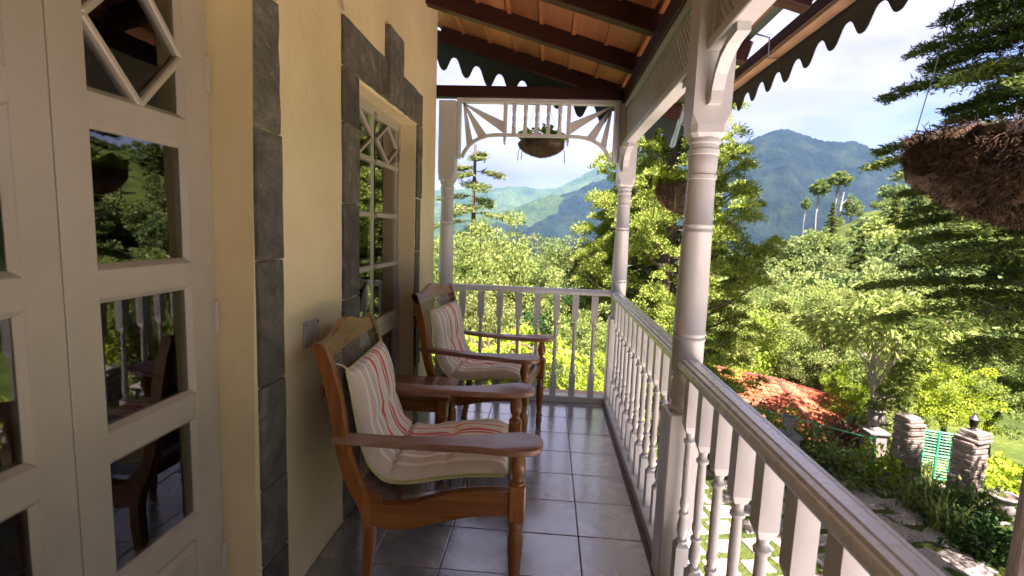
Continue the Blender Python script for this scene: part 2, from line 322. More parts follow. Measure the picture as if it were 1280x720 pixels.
# ------------------------------------------------------------------ balcony floor
XR, YF = 1.455, 4.065                 # inner edge of the side kerb, inner edge of the far kerb
XC = 1.505                            # column and side balustrade axis
NEARY, FARY, BACKY = 1.98, 4.10, -0.14
YB = -1.35                             # the veranda goes on behind the camera
fl = MB().box((0.0, YB, -.20), (1.62, 4.36, -.006)).build('balcony_floor', M['grout']); tag(fl, kind='structure')
TX, TY, TS = 1.1363, 2.2137, .30
xs = sorted({0.004, XR} | {round(TX-k*TS, 4) for k in range(0, 4)} | {TX+TS if TX+TS < XR else XR})
ys = [TY+TS*k for k in range(-18, 8)]; ys = [y for y in ys if YB < y < YF]+[YF]
tcache = {}
for i in range(len(xs)-1):
    for j in range(len(ys)-1):
        a, b = xs[i+1]-xs[i]-.0045, ys[j+1]-ys[j]-.0045
        if a < .02 or b < .02: continue
        k = (round(a, 3), round(b, 3))
        if k not in tcache: tcache[k] = MB().box((-a/2, -b/2, -.012), (a/2, b/2, 0)).mesh('tile', M['tile'], .002)
        o = link('tile', tcache[k], fl, at=((xs[i]+xs[i+1])/2, (ys[j]+ys[j+1])/2, random.uniform(-.0008, .0008)))
        o.rotation_euler = (random.uniform(-.0012,.0012), random.uniform(-.0012,.0012), 0)
ledge = MB().box((-.02, 4.17, -.002), (1.63, 4.37, .012)).build('ledge', M['ledge'], fl, bevel=.004)

# ------------------------------------------------------------------ house: wall, stone trim, doors, window
house = thing('house', 'cream plastered house wall with grey stone trimmed door and window openings', 'house', (0, 0, -2.95))
OPEN = [(.49, 1.505, .012, 2.14), (2.39, 3.415, .012, 2.11)]           # openings in the wall: y0, y1, z0, z1
def wall_mesh():
    Y = [YB, .49, 1.505, 2.39, 3.415, 4.03]; Z = [-2.95, .012, 2.11, 2.14, 3.45]; mb = MB(); X0, X1 = -.42, 0
    solid = {}
    for i in range(5):
        for j in range(4):
            solid[i, j] = not any(o[0] <= (Y[i]+Y[i+1])/2 <= o[1] and o[2] <= (Z[j]+Z[j+1])/2 <= o[3] for o in OPEN)
    g = lambda i, j: solid.get((i, j), False)
    for (i, j), s in solid.items():
        if not s: continue
        a, b, c, d = Y[i], Y[i+1], Z[j], Z[j+1]
        mb.add([(X1,a,c),(X1,b,c),(X1,b,d),(X1,a,d)], [(0,1,2,3)]); mb.add([(X0,a,c),(X0,b,c),(X0,b,d),(X0,a,d)], [(3,2,1,0)])
        if not g(i-1,j): mb.add([(X0,a,c),(X1,a,c),(X1,a,d),(X0,a,d)], [(0,1,2,3)])
        if not g(i+1,j): mb.add([(X0,b,c),(X1,b,c),(X1,b,d),(X0,b,d)], [(3,2,1,0)])
        if not g(i,j-1): mb.add([(X0,a,c),(X1,a,c),(X1,b,c),(X0,b,c)], [(3,2,1,0)])
        if not g(i,j+1): mb.add([(X0,a,d),(X1,a,d),(X1,b,d),(X0,b,d)], [(0,1,2,3)])
    me = mb.mesh('wall', M['plaster']); bm = bmesh.new(); bm.from_mesh(me)
    bmesh.ops.remove_doubles(bm, verts=bm.verts, dist=1e-4)
    ed = [e for e in bm.edges if len(e.link_faces) == 2 and e.calc_face_angle(0) > 1 and all(v.co.x > -.01 for v in e.verts)]
    bmesh.ops.bevel(bm, geom=ed, offset=.022, segments=4, affect='EDGES', profile=.5)
    bmesh.ops.recalc_face_normals(bm, faces=bm.faces); bm.to_mesh(me); bm.free()
    me.polygons.foreach_set('use_smooth', [True]*len(me.polygons)); me.set_sharp_from_angle(angle=R(35)); return me
link('wall', wall_mesh(), house)
MB().box((0.001,YB-.2,-2.95),(1.62,YB-.002,3.2)).build('sun_block_wall', M['plaster'], house, bevel=.01)  # unseen wall added behind the camera to keep the sun out
def stone_piece(y0, y1, z0, z1, proud, seed):
    rnd = random.Random(seed); pts = []
    nn = lambda L_: max(2, int(L_/.06))
    def edge(a, b, n, amp):
        for k in range(n):
            t = k/n; j = rnd.uniform(-amp, amp) if 0 < k else 0
            dx, dy = b[0]-a[0], b[1]-a[1]; l_ = math.hypot(dx, dy)
            pts.append((a[0]+dx*t-dy/l_*j, a[1]+dy*t+dx/l_*j))
    g = .003
    c = [(y0+g,z0+g),(y1-g,z0+g),(y1-g,z1-g),(y0+g,z1-g)]
    for k in range(4): edge(c[k], c[(k+1)%4], nn(math.dist(c[k], c[(k+1)%4])), .004)
    mb = MB().prism(pts, 'x', -.03, proud); return mb.build('stone', M['stone'], house, bevel=.0025)
def strip(y0, y1, cuts, proud, seed):
    for k in range(len(cuts)-1): stone_piece(y0+random.uniform(-.004,.004), y1+random.uniform(-.004,.004), cuts[k], cuts[k+1], proud+random.uniform(-.004,.006), seed+k)
strip(1.513, 1.672, [.0,.24,.52,.88,1.30,1.72,2.145], .012, 10)
strip(.315, .482, [.0,.35,.72,1.05,1.5,1.85,2.145], .012, 20)
stone_piece(.315, 1.0, 2.148, 2.36, .014, 31); stone_piece(1.0, 1.672, 2.148, 2.36, .014, 32)
strip(2.19, 2.382, [.0,.38,.80,1.08,1.52,1.88,2.115], .012, 40)
strip(3.423, 3.545, [.0,.42,.80,1.25,1.62,2.115], .012, 50)
stone_piece(2.19, 2.762, 2.118, 2.325, .016, 61); stone_piece(3.032, 3.545, 2.118, 2.335, .014, 62); stone_piece(2.765, 3.03, 2.118, 2.51, .032, 63)
DX = -.118                                                     # front face of the joinery
def frame_member(mb, y0, y1, z0, z1, x1=DX, th=.042): mb.box((x1-th, y0, z0), (x1, y1, z1))
def pane_open(mb, y0, y1, z0, z1, chw=.014, x1=DX, th=.042):
    """sloped mouldings round one glazed opening"""
    xi = x1-.016
    for P in (((y0,z0),(y1,z0),(y1-chw,z0+chw),(y0+chw,z0+chw)), ((y1,z0),(y1,z1),(y1-chw,z1-chw),(y1-chw,z0+chw)), ((y1,z1),(y0,z1),(y0+chw,z1-chw),(y1-chw,z1-chw)), ((y0,z1),(y0,z0),(y0+chw,z0+chw),(y0+chw,z1-chw))):
        a, b, c, d = P
        mb.add([(x1-.001,*a),(x1-.001,*b),(xi,*c),(xi,*d),(x1-th,*a),(x1-th,*b),(x1-th,*c),(x1-th,*d)], [(0,1,2,3),(7,6,5,4),(0,4,5,1),(3,2,6,7),(0,3,7,4),(1,5,6,2)])
def glazed_leaf(name, y0, y1, z0, z1, panes, sl, sr, diamond, panel, hinge_side, hinge_z):
    """panes: list of (z0,z1) openings; sl, sr: stile widths"""
    mb = MB(); p0, p1 = y0+sl, y1-sr
    frame_member(mb, y0, p0, z0, z1); frame_member(mb, p1, y1, z0, z1)
    zs = [z0]+[q for p in sorted(panes+([diamond] if diamond else [])) for q in p]+[z1]
    for k in range(0, len(zs), 2): mb.box((DX-.042, p0-.001, zs[k]), (DX-.0012, p1+.001, zs[k+1]))
    for a, b in panes+([diamond] if diamond else []): pane_open(mb, p0, p1, a, b)
    leaf = mb.build(name, M['doorpaint'], house, bevel=.0012)
    for a, b in panes+([diamond] if diamond else []):
        MB().box((DX-.020, p0+.006, a+.006), (DX-.0165, p1-.006, b-.006)).build('pane', M['glass'], leaf)
    if diamond:
        a, b = diamond; ym, zm = (p0+p1)/2, (a+b)/2
        for q, r_ in (((p0+.004,zm),(ym,a+.006)), ((ym,a+.006),(p1-.004,zm)), ((p1-.004,zm),(ym,b-.006)), ((ym,b-.006),(p0+.004,zm))):
            MB().bar((DX-.012,*q), (DX-.012,*r_), .018, .024, up=(1,0,0)).build('diamond_bar', M['doorpaint'], leaf, bevel=.004)
    if panel:
        a, b = panel
        MB().add([(DX+.0015,p0+.03,a),(DX+.0015,p1-.03,a),(DX+.0015,p1-.03,b),(DX+.0015,p0+.03,b),(DX+.012,p0+.05,a+.02),(DX+.012,p1-.05,a+.02),(DX+.012,p1-.05,b-.02),(DX+.012,p0+.05,b-.02)],
                 [(4,5,6,7),(0,1,5,4),(1,2,6,5),(2,3,7,6),(3,0,4,7)]).build('raised_panel', M['doorpaint'], leaf)
    yh = y1 if hinge_side > 0 else y0
    for z in hinge_z:
        h = MB()
        for k in range(5): h.lathe([(0,.0065),(.0195,.0065)], (DX+.004, yh, z-.05+k*.0205), 8)
        h.box((DX-.002, yh-.012, z-.05), (DX+.0035, yh+.010, z+.05))
        h.build('hinge', M['hinge'], leaf, smooth=40)
    return leaf
dz = [(.508,.827),(.901,1.234),(1.301,1.642)]
glazed_leaf('door_leaf', 1.002, 1.488, .02, 2.115, dz, .085, .094, (1.709,2.045), (.15,.44), 1, (.30,1.12,1.86))
glazed_leaf('door_leaf', .510, .999, .02, 2.115, dz, .094, .082, (1.709,2.045), (.15,.44), -1, (.30,1.12,1.86))
for y0, y1 in ((.4905,.509),(1.4895,1.5045)): MB().box((DX-.07, y0, .013), (DX-.006, y1, 2.139)).build('door_jamb', M['doorpaint'], house, bevel=.002)
MB().box((DX-.07, .5095, 2.117), (DX-.006, 1.489, 2.139)).build('door_head', M['doorpaint'], house)
MB().box((-.30, .4905, .0), (-.03, 1.5045, .018)).build('door_sill', M['ledge'], house)
wz = [(.850,1.160),(1.188,1.474),(1.500,1.784)]; DX = -.096
ym = 2.905
glazed_leaf('window_sash', 2.432, ym-.0015, .805, 2.075, wz, .036, .030, (1.812,2.046), None, -1, (1.0,1.9))
glazed_leaf('window_sash', ym+.0015, 3.378, .805, 2.075, wz, .030, .036, (1.812,2.046), None, 1, (1.0,1.9))
for y0, y1 in ((2.3905,2.431),(3.379,3.4145)): MB().box((DX-.07, y0, .013), (DX-.004, y1, 2.109)).build('window_jamb', M['doorpaint'], house, bevel=.002)
MB().box((DX-.07, 2.4315, 2.077), (DX-.004, 3.3785, 2.109)).build('window_head', M['doorpaint'], house)
lf = MB()
for y0, y1, z0, z1 in ((2.4315,3.3785,.725,.803),(2.4315,3.3785,.013,.12),(ym-.045,ym+.045,.12,.725),(2.4315,2.475,.12,.725),(3.335,3.3785,.12,.725)): lf.box((DX-.05,y0,z0),(DX-.003,y1,z1))
lo = lf.build('window_lower_frame', M['doorpaint'], house, bevel=.0015)
for y0, y1 in ((2.475,ym-.045),(ym+.045,3.335)): MB().box((DX-.034, y0-.004, .116), (DX-.030, y1+.004, .729)).build('pane', M['glass'], lo)
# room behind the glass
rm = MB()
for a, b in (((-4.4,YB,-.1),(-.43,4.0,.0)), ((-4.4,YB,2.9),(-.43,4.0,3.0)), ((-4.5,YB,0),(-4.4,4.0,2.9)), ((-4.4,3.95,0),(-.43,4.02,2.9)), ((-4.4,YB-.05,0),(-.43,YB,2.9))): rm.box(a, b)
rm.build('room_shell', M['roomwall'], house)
# curtains inside the window
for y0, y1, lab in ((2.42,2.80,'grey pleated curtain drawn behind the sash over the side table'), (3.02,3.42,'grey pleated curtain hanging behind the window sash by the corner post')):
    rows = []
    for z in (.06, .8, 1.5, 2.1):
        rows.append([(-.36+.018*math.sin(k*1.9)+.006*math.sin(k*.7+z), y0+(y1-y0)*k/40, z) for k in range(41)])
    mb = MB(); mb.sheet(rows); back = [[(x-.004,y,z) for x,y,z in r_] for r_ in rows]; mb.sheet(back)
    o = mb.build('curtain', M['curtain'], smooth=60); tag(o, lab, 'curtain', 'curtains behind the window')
# fittings on the wall
sw = thing('switch_plate', 'square metal wall plate with lever switch behind the near armchair', 'switch', (0, 1.883, .99))
MB().box((.0015,1.822,.936),(.009,1.944,1.046)).build('plate', M['metal'], sw, bevel=.003)
MB().bar((.012,1.883,.955),(.030,1.883,1.012), .012, .012, up=(1,0,0)).build('lever', M['metal'], sw, bevel=.003)
for yy, zz in ((1.835,1.032),(1.931,1.032),(1.835,.95),(1.931,.95)): MB().cbox((.0095,yy,zz),(.003,.008,.008)).build('screw', M['iron'], sw, bevel=.001)
o = MB().tube([(.006,2.17,3.2),(.006,2.172,2.7),(.008,2.168,2.42),(.02,2.172,2.33)], .006, 6).build('wall_cable', M['hinge'], smooth=60)
tag(o, 'thin pale cable running down the wall to the stone lintel', 'cable')

# ------------------------------------------------------------------ roof
SL = .30
def rz(X): return 2.985-SL*X                                   # underside of the rafters
RH = .115
roof = thing('veranda_roof', 'dark brown timber veranda roof with boarded ceiling and scalloped eaves', 'roof', (0.7, .6, 2.43))
nx, nz_ = SL/math.hypot(1,SL), 1/math.hypot(1,SL)
for Y in (4.40, 3.66, 2.98, 2.30, 1.62, .94, .26, -.42, -1.1):
    MB().bar((-.06,Y,rz(-.06)+RH/2),(1.99,Y,rz(1.99)+RH/2), .075, RH).build('rafter', M['rafter'], roof, bevel=.004)
BW = .225
k = 0; x = -.08
while x < 1.93:
    x2 = min(x+BW, 1.955)
    for ya, yb in ((4.47, 1.63), (1.625, YB)):
        h0, h1 = rz(x)+RH+.001, rz(x2-.004)+RH+.001
        MB().add([(x,yb,h0),(x2-.004,yb,h1),(x2-.004,ya,h1),(x,ya,h0),(x,yb,h0+.018),(x2-.004,yb,h1+.018),(x2-.004,ya,h1+.018),(x,ya,h0+.018)],
                 [(3,2,1,0),(4,5,6,7),(0,1,5,4),(1,2,6,5),(2,3,7,6),(3,0,4,7)]).build('ceiling_board', M['board'], roof)
    if x > 0: 
        for ya, yb in zip((4.36,3.62,2.94,2.26,1.58,.90,.22,-.46), (3.70,3.02,2.34,1.66,.98,.30,-.38,-1.06)):
            hb = rz(x)+RH-.006; MB().bar((x-.002,yb,hb),(x-.002,ya,hb), .028, .014).build('batten', M['batten'], roof, bevel=.002)
    x = x2
MB().add([(-.5,YB,rz(-.5)+RH+.022),(2.0,YB,rz(2.0)+RH+.022),(2.0,4.50,rz(2.0)+RH+.022),(-.5,4.50,rz(-.5)+RH+.022),(-.5,YB,rz(-.5)+RH+.05),(2.0,YB,rz(2.0)+RH+.05),(2.0,4.50,rz(2.0)+RH+.05),(-.5,4.50,rz(-.5)+RH+.05)],
         [(3,2,1,0),(4,5,6,7),(0,1,5,4),(1,2,6,5),(2,3,7,6),(3,0,4,7)]).build('roof_sheet', M['roofing'], roof)
MB().box((XC-.04,YB,2.43),(XC+.04,4.44,2.552)).build('wall_plate', M['plate'], roof, bevel=.005)
MB().box((-.06,4.06,2.463),(XC-.041,4.14,2.552)).build('end_beam', M['rafter'], roof, bevel=.005)
MB().box((2.02,YB,2.362),(2.085,4.46,2.385)).build('fascia', M['fasc'], roof, bevel=.004)
MB().box((2.045,YB,2.386),(2.07,4.46,2.47)).build('fascia_upstand', M['rafter'], roof, bevel=.003)
for Y in (2.75, 1.2, -.4): MB().tube([(1.93,Y,2.47),(2.01,Y,2.45),(2.012,Y,2.35),(2.092,Y,2.35),(2.094,Y,2.41)], .004, 6).build('gutter_hook', M['iron'], roof)
def valance(pts_fn, n, pitch, depth0, depth1, nrm):
    """sheet with rounded teeth; pts_fn(s) -> point on the top edge"""
    mb = MB(); S = 12; tot = n*S; up_, lo_ = [], []
    for i in range(tot+1):
        s = i/S; ph = 2*PI*s; c = .5-.5*math.cos(ph); c = c*c*(3-2*c)*.6+c*.4
        p = Vector(pts_fn(s*pitch)); wob = .006*math.sin(s*1.7)
        up_.append(p); lo_.append(p-Vector((0,0,depth0+(depth1-depth0)*c+wob)))
    nv = Vector(nrm)*.0015
    for sgn in (1, -1): mb.sheet([[q+nv*sgn for q in up_], [q+nv*sgn for q in lo_]])
    mb.sheet([[q+nv for q in lo_], [q-nv for q in lo_]])
    return mb
valance(lambda s: (2.093, YB+.05+s, 2.47), 28, .2055, .168, .243, (1,0,0)).build('eaves_valance', M['valance'], roof)
valance(lambda s: (2.05-s, 4.468, rz(2.05-s)+RH-.01), 11, .20, .19, .325, (0,1,0)).build('gable_valance', M['valance'], roof)

# ------------------------------------------------------------------ columns
shaft = [(.735,.050),(.737,.060),(.752,.060),(.757,.048),(.765,.047),(.785,.056),(.81,.0595),(.835,.056),(.862,.049),(.872,.049),(.877,.055),(.888,.055),(.893,.050),(.898,.058),(.93,.0605),(1.022,.0605),
         (1.025,.0635),(1.034,.0635),(1.037,.060),(1.045,.060),(1.048,.0635),(1.057,.0635),(1.060,.0605),(1.20,.0600),(1.44,.0545),(1.443,.0575),(1.452,.0575),(1.455,.054),(1.466,.054),(1.469,.0575),(1.478,.0575),(1.481,.054),
         (1.60,.0515),(1.645,.0505),(1.648,.055),(1.662,.055),(1.666,.050),(1.69,.0535),(1.725,.054),(1.735,.050),(1.739,.057),(1.755,.058),(1.760,.052),(1.775,.052),(1.78,.059),(1.792,.059),(1.80,.054)]
def column(x, y, label):
    t = thing('column', label, 'column', (x, y, 0), 'turned veranda columns')
    a = .0655
    MB().box((x-a,y-a,0),(x+a,y+a,.734)).build('base_block', M['paint'], t, bevel=.006)
    MB().lathe(shaft, (x,y,0), 28).build('shaft', M['paint'], t, smooth=50)
    b = .0675
    mb = MB(); c = .020
    o8 = [(b,b-c),(b-c,b),(-b+c,b),(-b,b-c),(-b,-b+c),(-b+c,-b),(b-c,-b),(b,-b+c)]
    mb.add([(x+p*.78,y+q*.78,1.796) for p,q in o8]+[(x+p*(.97),y+q*(.97),1.812) for p,q in o8]+[(x+p,y+q,1.84) for p,q in o8], [tuple(range(7,-1,-1))]+[(k,(k+1)%8,8+(k+1)%8,8+k) for k in range(8)]+[(8+k,8+(k+1)%8,16+(k+1)%8,16+k) for k in range(8)])
    mb.add([(x+p,y+q,1.84) for p,q in o8]+[(x+p,y+q,1.88) for p,q in ((b,b),(b,b),(-b,b),(-b,b),(-b,-b),(-b,-b),(b,-b),(b,-b))], [(k,(k+1)%8,8+(k+1)%8,8+k) for k in range(0,8)])
    mb.box((x-b,y-b,1.88),(x+b,y+b,2.429)); mb.build('top_block', M['paint'], t)
    return t
column(XC, NEARY, 'cream turned column between the two side railings, bracketed both ways')
column(XC+.02, FARY, 'cream turned column at the outer corner where the two railings meet')
column(.085, FARY, 'cream turned column standing against the end of the plastered wall')
column(XC, BACKY, 'cream turned column carrying the rear end of the side railing')

# ------------------------------------------------------------------ balustrades
def baluster_mesh():
    mb = MB(); h = .0255; z0, z1 = .0, .857
    mb.box((-h,-h,0),(h,h,.178)); mb.box((-h,-h,.665),(h,h,z1))
    r4 = lambda z, s_: [(s_*a,s_*b,z) for a,b in ((1,1),(-1,1),(-1,-1),(1,-1))]
    mb.add(r4(.178,h)+r4(.190,h*.62), [(0,1,5,4),(1,2,6,5),(2,3,7,6),(3,0,4,7),(4,5,6,7)])
    mb.add(r4(.665,h)+r4(.640,h*.66), [(1,0,4,5),(2,1,5,6),(3,2,6,7),(0,3,7,4),(7,6,5,4)])
    mb.lathe([(.186,.015),(.190,.021),(.200,.021),(.204,.014),(.212,.014),(.232,.0205),(.256,.021),(.285,.0165),(.300,.0130),(.304,.0195),(.314,.0195),(.318,.0130),(.33,.0125),(.345,.0175),(.36,.0175),(.372,.0145),(.50,.0160),(.585,.0145),(.592,.0140),(.597,.0210),(.607,.0215),(.613,.0150),(.626,.0145),(.643,.0185)], (0,0,0), 12)
    return mb.mesh('baluster', M['paint'], smooth=45)
BAL = baluster_mesh()
def rail_profile(wd, zt, ht):
    a = wd/2
    half = [(a*.60,zt-ht),(a*.88,zt-ht*.88),(a,zt-ht*.66),(a*.985,zt-ht*.42),(a*.92,zt-ht*.27),(a*.83,zt-ht*.22),(a*.80,zt-ht*.30),(a*.74,zt-ht*.30),(a*.71,zt-ht*.10),(a*.43,zt-ht*.05),(a*.40,zt-ht*.13),(a*.34,zt-ht*.13),(a*.31,zt-ht*.01),(0,zt)]
    return [(-x_,z_) for x_,z_ in half[:-1]]+[half[-1]]+[(x_,z_) for x_,z_ in reversed(half[:-1])]
def balustrade(label, p0, p1, axis, poss, prof, kerb):
    c = ((p0[0]+p1[0])/2, (p0[1]+p1[1])/2, 0)
    t = thing('balustrade', label, 'railing', c, 'veranda railings')
    if axis == 'y':
        MB().prism([(p0[0]+a,b) for a,b in prof], 'y', p0[1], p1[1]).build('handrail', M['railpaint'], t, smooth=35)
        MB().box((p0[0]-.05,kerb[0],-.004),(p0[0]+.05,kerb[1],.050)).build('bottom_rail', M['paint'], t, bevel=.004)
        for y in poss: link('baluster', BAL, t, at=(p0[0]-c[0], y-c[1], .049), rot=(0,0,random.uniform(-.02,.02)))
    else:
        MB().prism([(p0[1]+a,b) for a,b in prof], 'x', p0[0], p1[0]).build('handrail', M['railpaint'], t, smooth=35)
        MB().box((kerb[0],p0[1]-.035,-.004),(kerb[1],p0[1]+.05,.050)).build('bottom_rail', M['paint'], t, bevel=.004)
        for x in poss: link('baluster', BAL, t, at=(x-c[0], p0[1]-c[1], .049), rot=(0,0,random.uniform(-.02,.02)))
    return t
balustrade('cream side railing of turned balusters running between the middle and corner columns', (XC+.005,NEARY+.03), (XC+.005,FARY-.03), 'y', [2.135+.1625*k for k in range(12)], rail_profile(.092,.957,.054), (NEARY+.066,FARY-.066))
balustrade('cream side railing of turned balusters on the gate side of the middle column', (XC,BACKY+.03), (XC,NEARY-.03), 'y', [1.862-.1625*k for k in range(12)], rail_profile(.092,.957,.054), (BACKY+.066,NEARY-.066))
balustrade('cream end railing of turned balusters across the end of the balcony', (.125,FARY), (XC-.02,FARY), 'x', [.235+.158*k for k in range(8)], rail_profile(.062,.960,.048), (.151,XC-.046))

# ------------------------------------------------------------------ friezes
def curve_band(mb, pts, th, axis, t0, t1):
    """band of thickness th below the polyline pts (2D), extruded along axis"""
    n = len(pts); off = []
    for i in range(n):
        a = Vector(pts[max(i-1,0)]); b = Vector(pts[min(i+1,n-1)]); d = (b-a).normalized(); off.append((pts[i][0]+d.y*th, pts[i][1]-d.x*th))
    for i in range(n-1): mb.prism([pts[i],pts[i+1],off[i+1],off[i]], axis, t0, t1)
fz = thing('fretwork_frieze', 'cream fretwork frieze with fan rays and spindles above the end railing', 'frieze', (.8, 4.10, 2.0), 'carved friezes under the eaves')
y0, y1 = 4.085, 4.115
MB().box((.153,4.07,2.425),(XC-.048,4.13,2.462)).build('top_rail', M['paint'], fz, bevel=.003)
for xa, xb in ((.154,.186),(1.409,1.456)): MB().box((xa,4.072,1.985),(xb,4.128,2.424)).build('stile', M['paint'], fz, bevel=.004)
half = [(.187,2.00),(.205,2.045),(.24,2.095),(.285,2.135),(.34,2.165),(.40,2.184),(.46,2.192),(.53,2.194)]
mir = lambda P: [(1.595-a,b) for a,b in P]
arch = half+[(.7,2.194),(.9,2.194)]+list(reversed(mir(half)))
mb = MB(); curve_band(mb, arch, .024, 'y', y0-.002, y1+.002); mb.build('arch_rail', M['paint'], fz)
ap = (.207,2.418)
rays = [[ap,(.236,2.100),(.282,2.140)], [ap,(.325,2.166),(.392,2.188)], [ap,(.528,2.205),(.528,2.290)]]
for rr in rays:
    for q in (rr, mir(rr)):
        a, b, c = q; e = .006
        MB().prism([(a[0]-e,a[1]),(b[0],b[1]-.004),(c[0],c[1]-.002),(a[0]+e,a[1]+.004)], 'y', y0+.004, y1-.004).build('fan_ray', M['paint'], fz)
for xa in (.529,1.036): MB().box((xa,y0-.004,2.172),(xa+.030,y1+.004,2.4245)).build('post', M['paint'], fz, bevel=.002)
sp = MB(); 
for a, b in ((0,.045),(.180,.225)): sp.cbox((0,0,(a+b)/2),(.032,.032,b-a))
sp.lathe([(.04,.012),(.055,.018),(.062,.012),(.072,.017),(.082,.011),(.10,.0145),(.125,.0165),(.148,.011),(.156,.017),(.164,.012),(.172,.018),(.184,.012)], (0,0,0), 10)
spm = sp.mesh('spindle', M['paint'], smooth=40)
for k in range(5): link('spindle', spm, fz, at=(.615+.0915*k-.8, 0, 2.195-2.0))
for xd in (.544,1.051): MB().lathe([(0,.002),(-.012,.017),(-.022,.009),(-.034,.016),(-.046,.006),(-.058,.010),(-.072,.001)][::-1], (xd,4.10,2.172), 10).build('drop_finial', M['paint'], fz, smooth=45)
def side_frieze(label, ya, yb):
    t = thing('lattice_frieze', label, 'frieze', (XC, (ya+yb)/2, 2.10), 'carved friezes under the eaves')
    MB().box((XC-.028,ya,2.385),(XC+.028,yb,2.4295)).build('top_rail', M['paint'], t, bevel=.003)
    MB().box((XC-.036,ya,2.095),(XC+.036,yb,2.135)).build('bottom_rail', M['paint'], t, bevel=.004)
    for y in (ya, yb-.03): MB().box((XC-.026,y,2.1355),(XC+.026,y+.03,2.3845)).build('stile', M['paint'], t)
    mb = MB(); P = .042; z0, z1 = 2.136, 2.384; H = z1-z0; yy = ya-H
    while yy < yb:
        for s_, xo in ((1,-.006),(-1,.006)):
            a = (yy, z0) if s_ > 0 else (yy, z1); b = (yy+H, z1) if s_ > 0 else (yy+H, z0)
            t0 = max(0, (ya-a[0])/H); t1 = min(1, (yb-a[0])/H)
            if t1-t0 > .02:
                L_ = lambda q: (XC+xo, a[0]+(b[0]-a[0])*q, a[1]+(b[1]-a[1])*q)
                mb.bar(L_(t0), L_(t1), .019, .010, up=(1,0,0))
        yy += P
    mb.build('lattice', M['paint'], t)
    for yc, sg in ((ya,1),(yb,-1)):
        pts = [(yc+sg*.012,1.915),(yc+sg*.018,1.955),(yc+sg*.045,2.01),(yc+sg*.10,2.06),(yc+sg*.17,2.085),(yc+sg*.25,2.095)]
        mb = MB(); curve_band(mb, pts if sg < 0 else pts[::-1], -.028, 'x', XC-.021, XC+.021); mb.box((XC-.023,min(yc,yc+sg*.034),1.905),(XC+.023,max(yc,yc+sg*.034),1.935)); mb.build('bracket', M['paint'], t, smooth=35)
    return t
side_frieze('cream lattice frieze spanning from the middle column to the outer corner column', NEARY+.068, FARY-.068)
side_frieze('cream lattice frieze running from the middle column back along the eaves', BACKY+.068, NEARY-.068)
# ------------------------------------------------------------------ armchairs
def smooth_path(P, n=6):
    out = []; P = [np.array(p, float) for p in P]; m = len(P)
    for i in range(m-1):
        p0, p1, p2, p3 = P[max(i-1,0)], P[i], P[i+1], P[min(i+2,m-1)]
        for k in range(n):
            t = k/n; out.append(.5*((2*p1)+(-p0+p2)*t+(2*p0-5*p1+4*p2-p3)*t*t+(-p0+3*p1-3*p2+p3)*t**3))
    out.append(P[-1]); return [tuple(p) for p in out]
HW = .30                                                  # half width between the side frame centres
REAR = [(.098,1.000),(.132,.893),(.163,.735),(.180,.615),(.222,.480),(.262,.400),(.280,.325),(.270,.150),(.243,0)]
FRNT = [(.140,1.005),(.166,.930),(.196,.815),(.212,.700),(.228,.604),(.262,.505),(.305,.440),(.345,.418)]
LEGF = [(.318,.330),(.317,.262),(.304,.140),(.283,0)]
RTOP = [(.345,.418),(.40,.418),(.46,.428),(.544,.452),(.652,.475),(.74,.482),(.808,.480)]
RBOT = [(.318,.333),(.361,.322),(.443,.325),(.531,.348),(.633,.372),(.72,.384),(.808,.388)]
def strip_solid(mb, A, B, axis, t0, t1):
    for i in range(len(A)-1): pass
    n = len(A); V = []; F = []
    P = (lambda a,b,t: (a,t,b))
    for (a, b) in zip(A, B): V += [P(*a,t0), P(*b,t0), P(*b,t1), P(*a,t1)]
    for i in range(n-1):
        o = 4*i
        for k in range(4): F.append((o+k, o+(k+1)%4, o+4+(k+1)%4, o+4+k))
    F += [(0,1,2,3), (4*n-1,4*n-2,4*n-3,4*n-4)]
    mb.add(V, F)
def resample(P, n):
    P = np.array(smooth_path(P)); d = np.r_[0, np.cumsum(np.linalg.norm(np.diff(P, axis=0), axis=1))]; s = np.linspace(0, d[-1], n)
    return [tuple(p) for p in np.c_[np.interp(s, d, P[:,0]), np.interp(s, d, P[:,1])]]
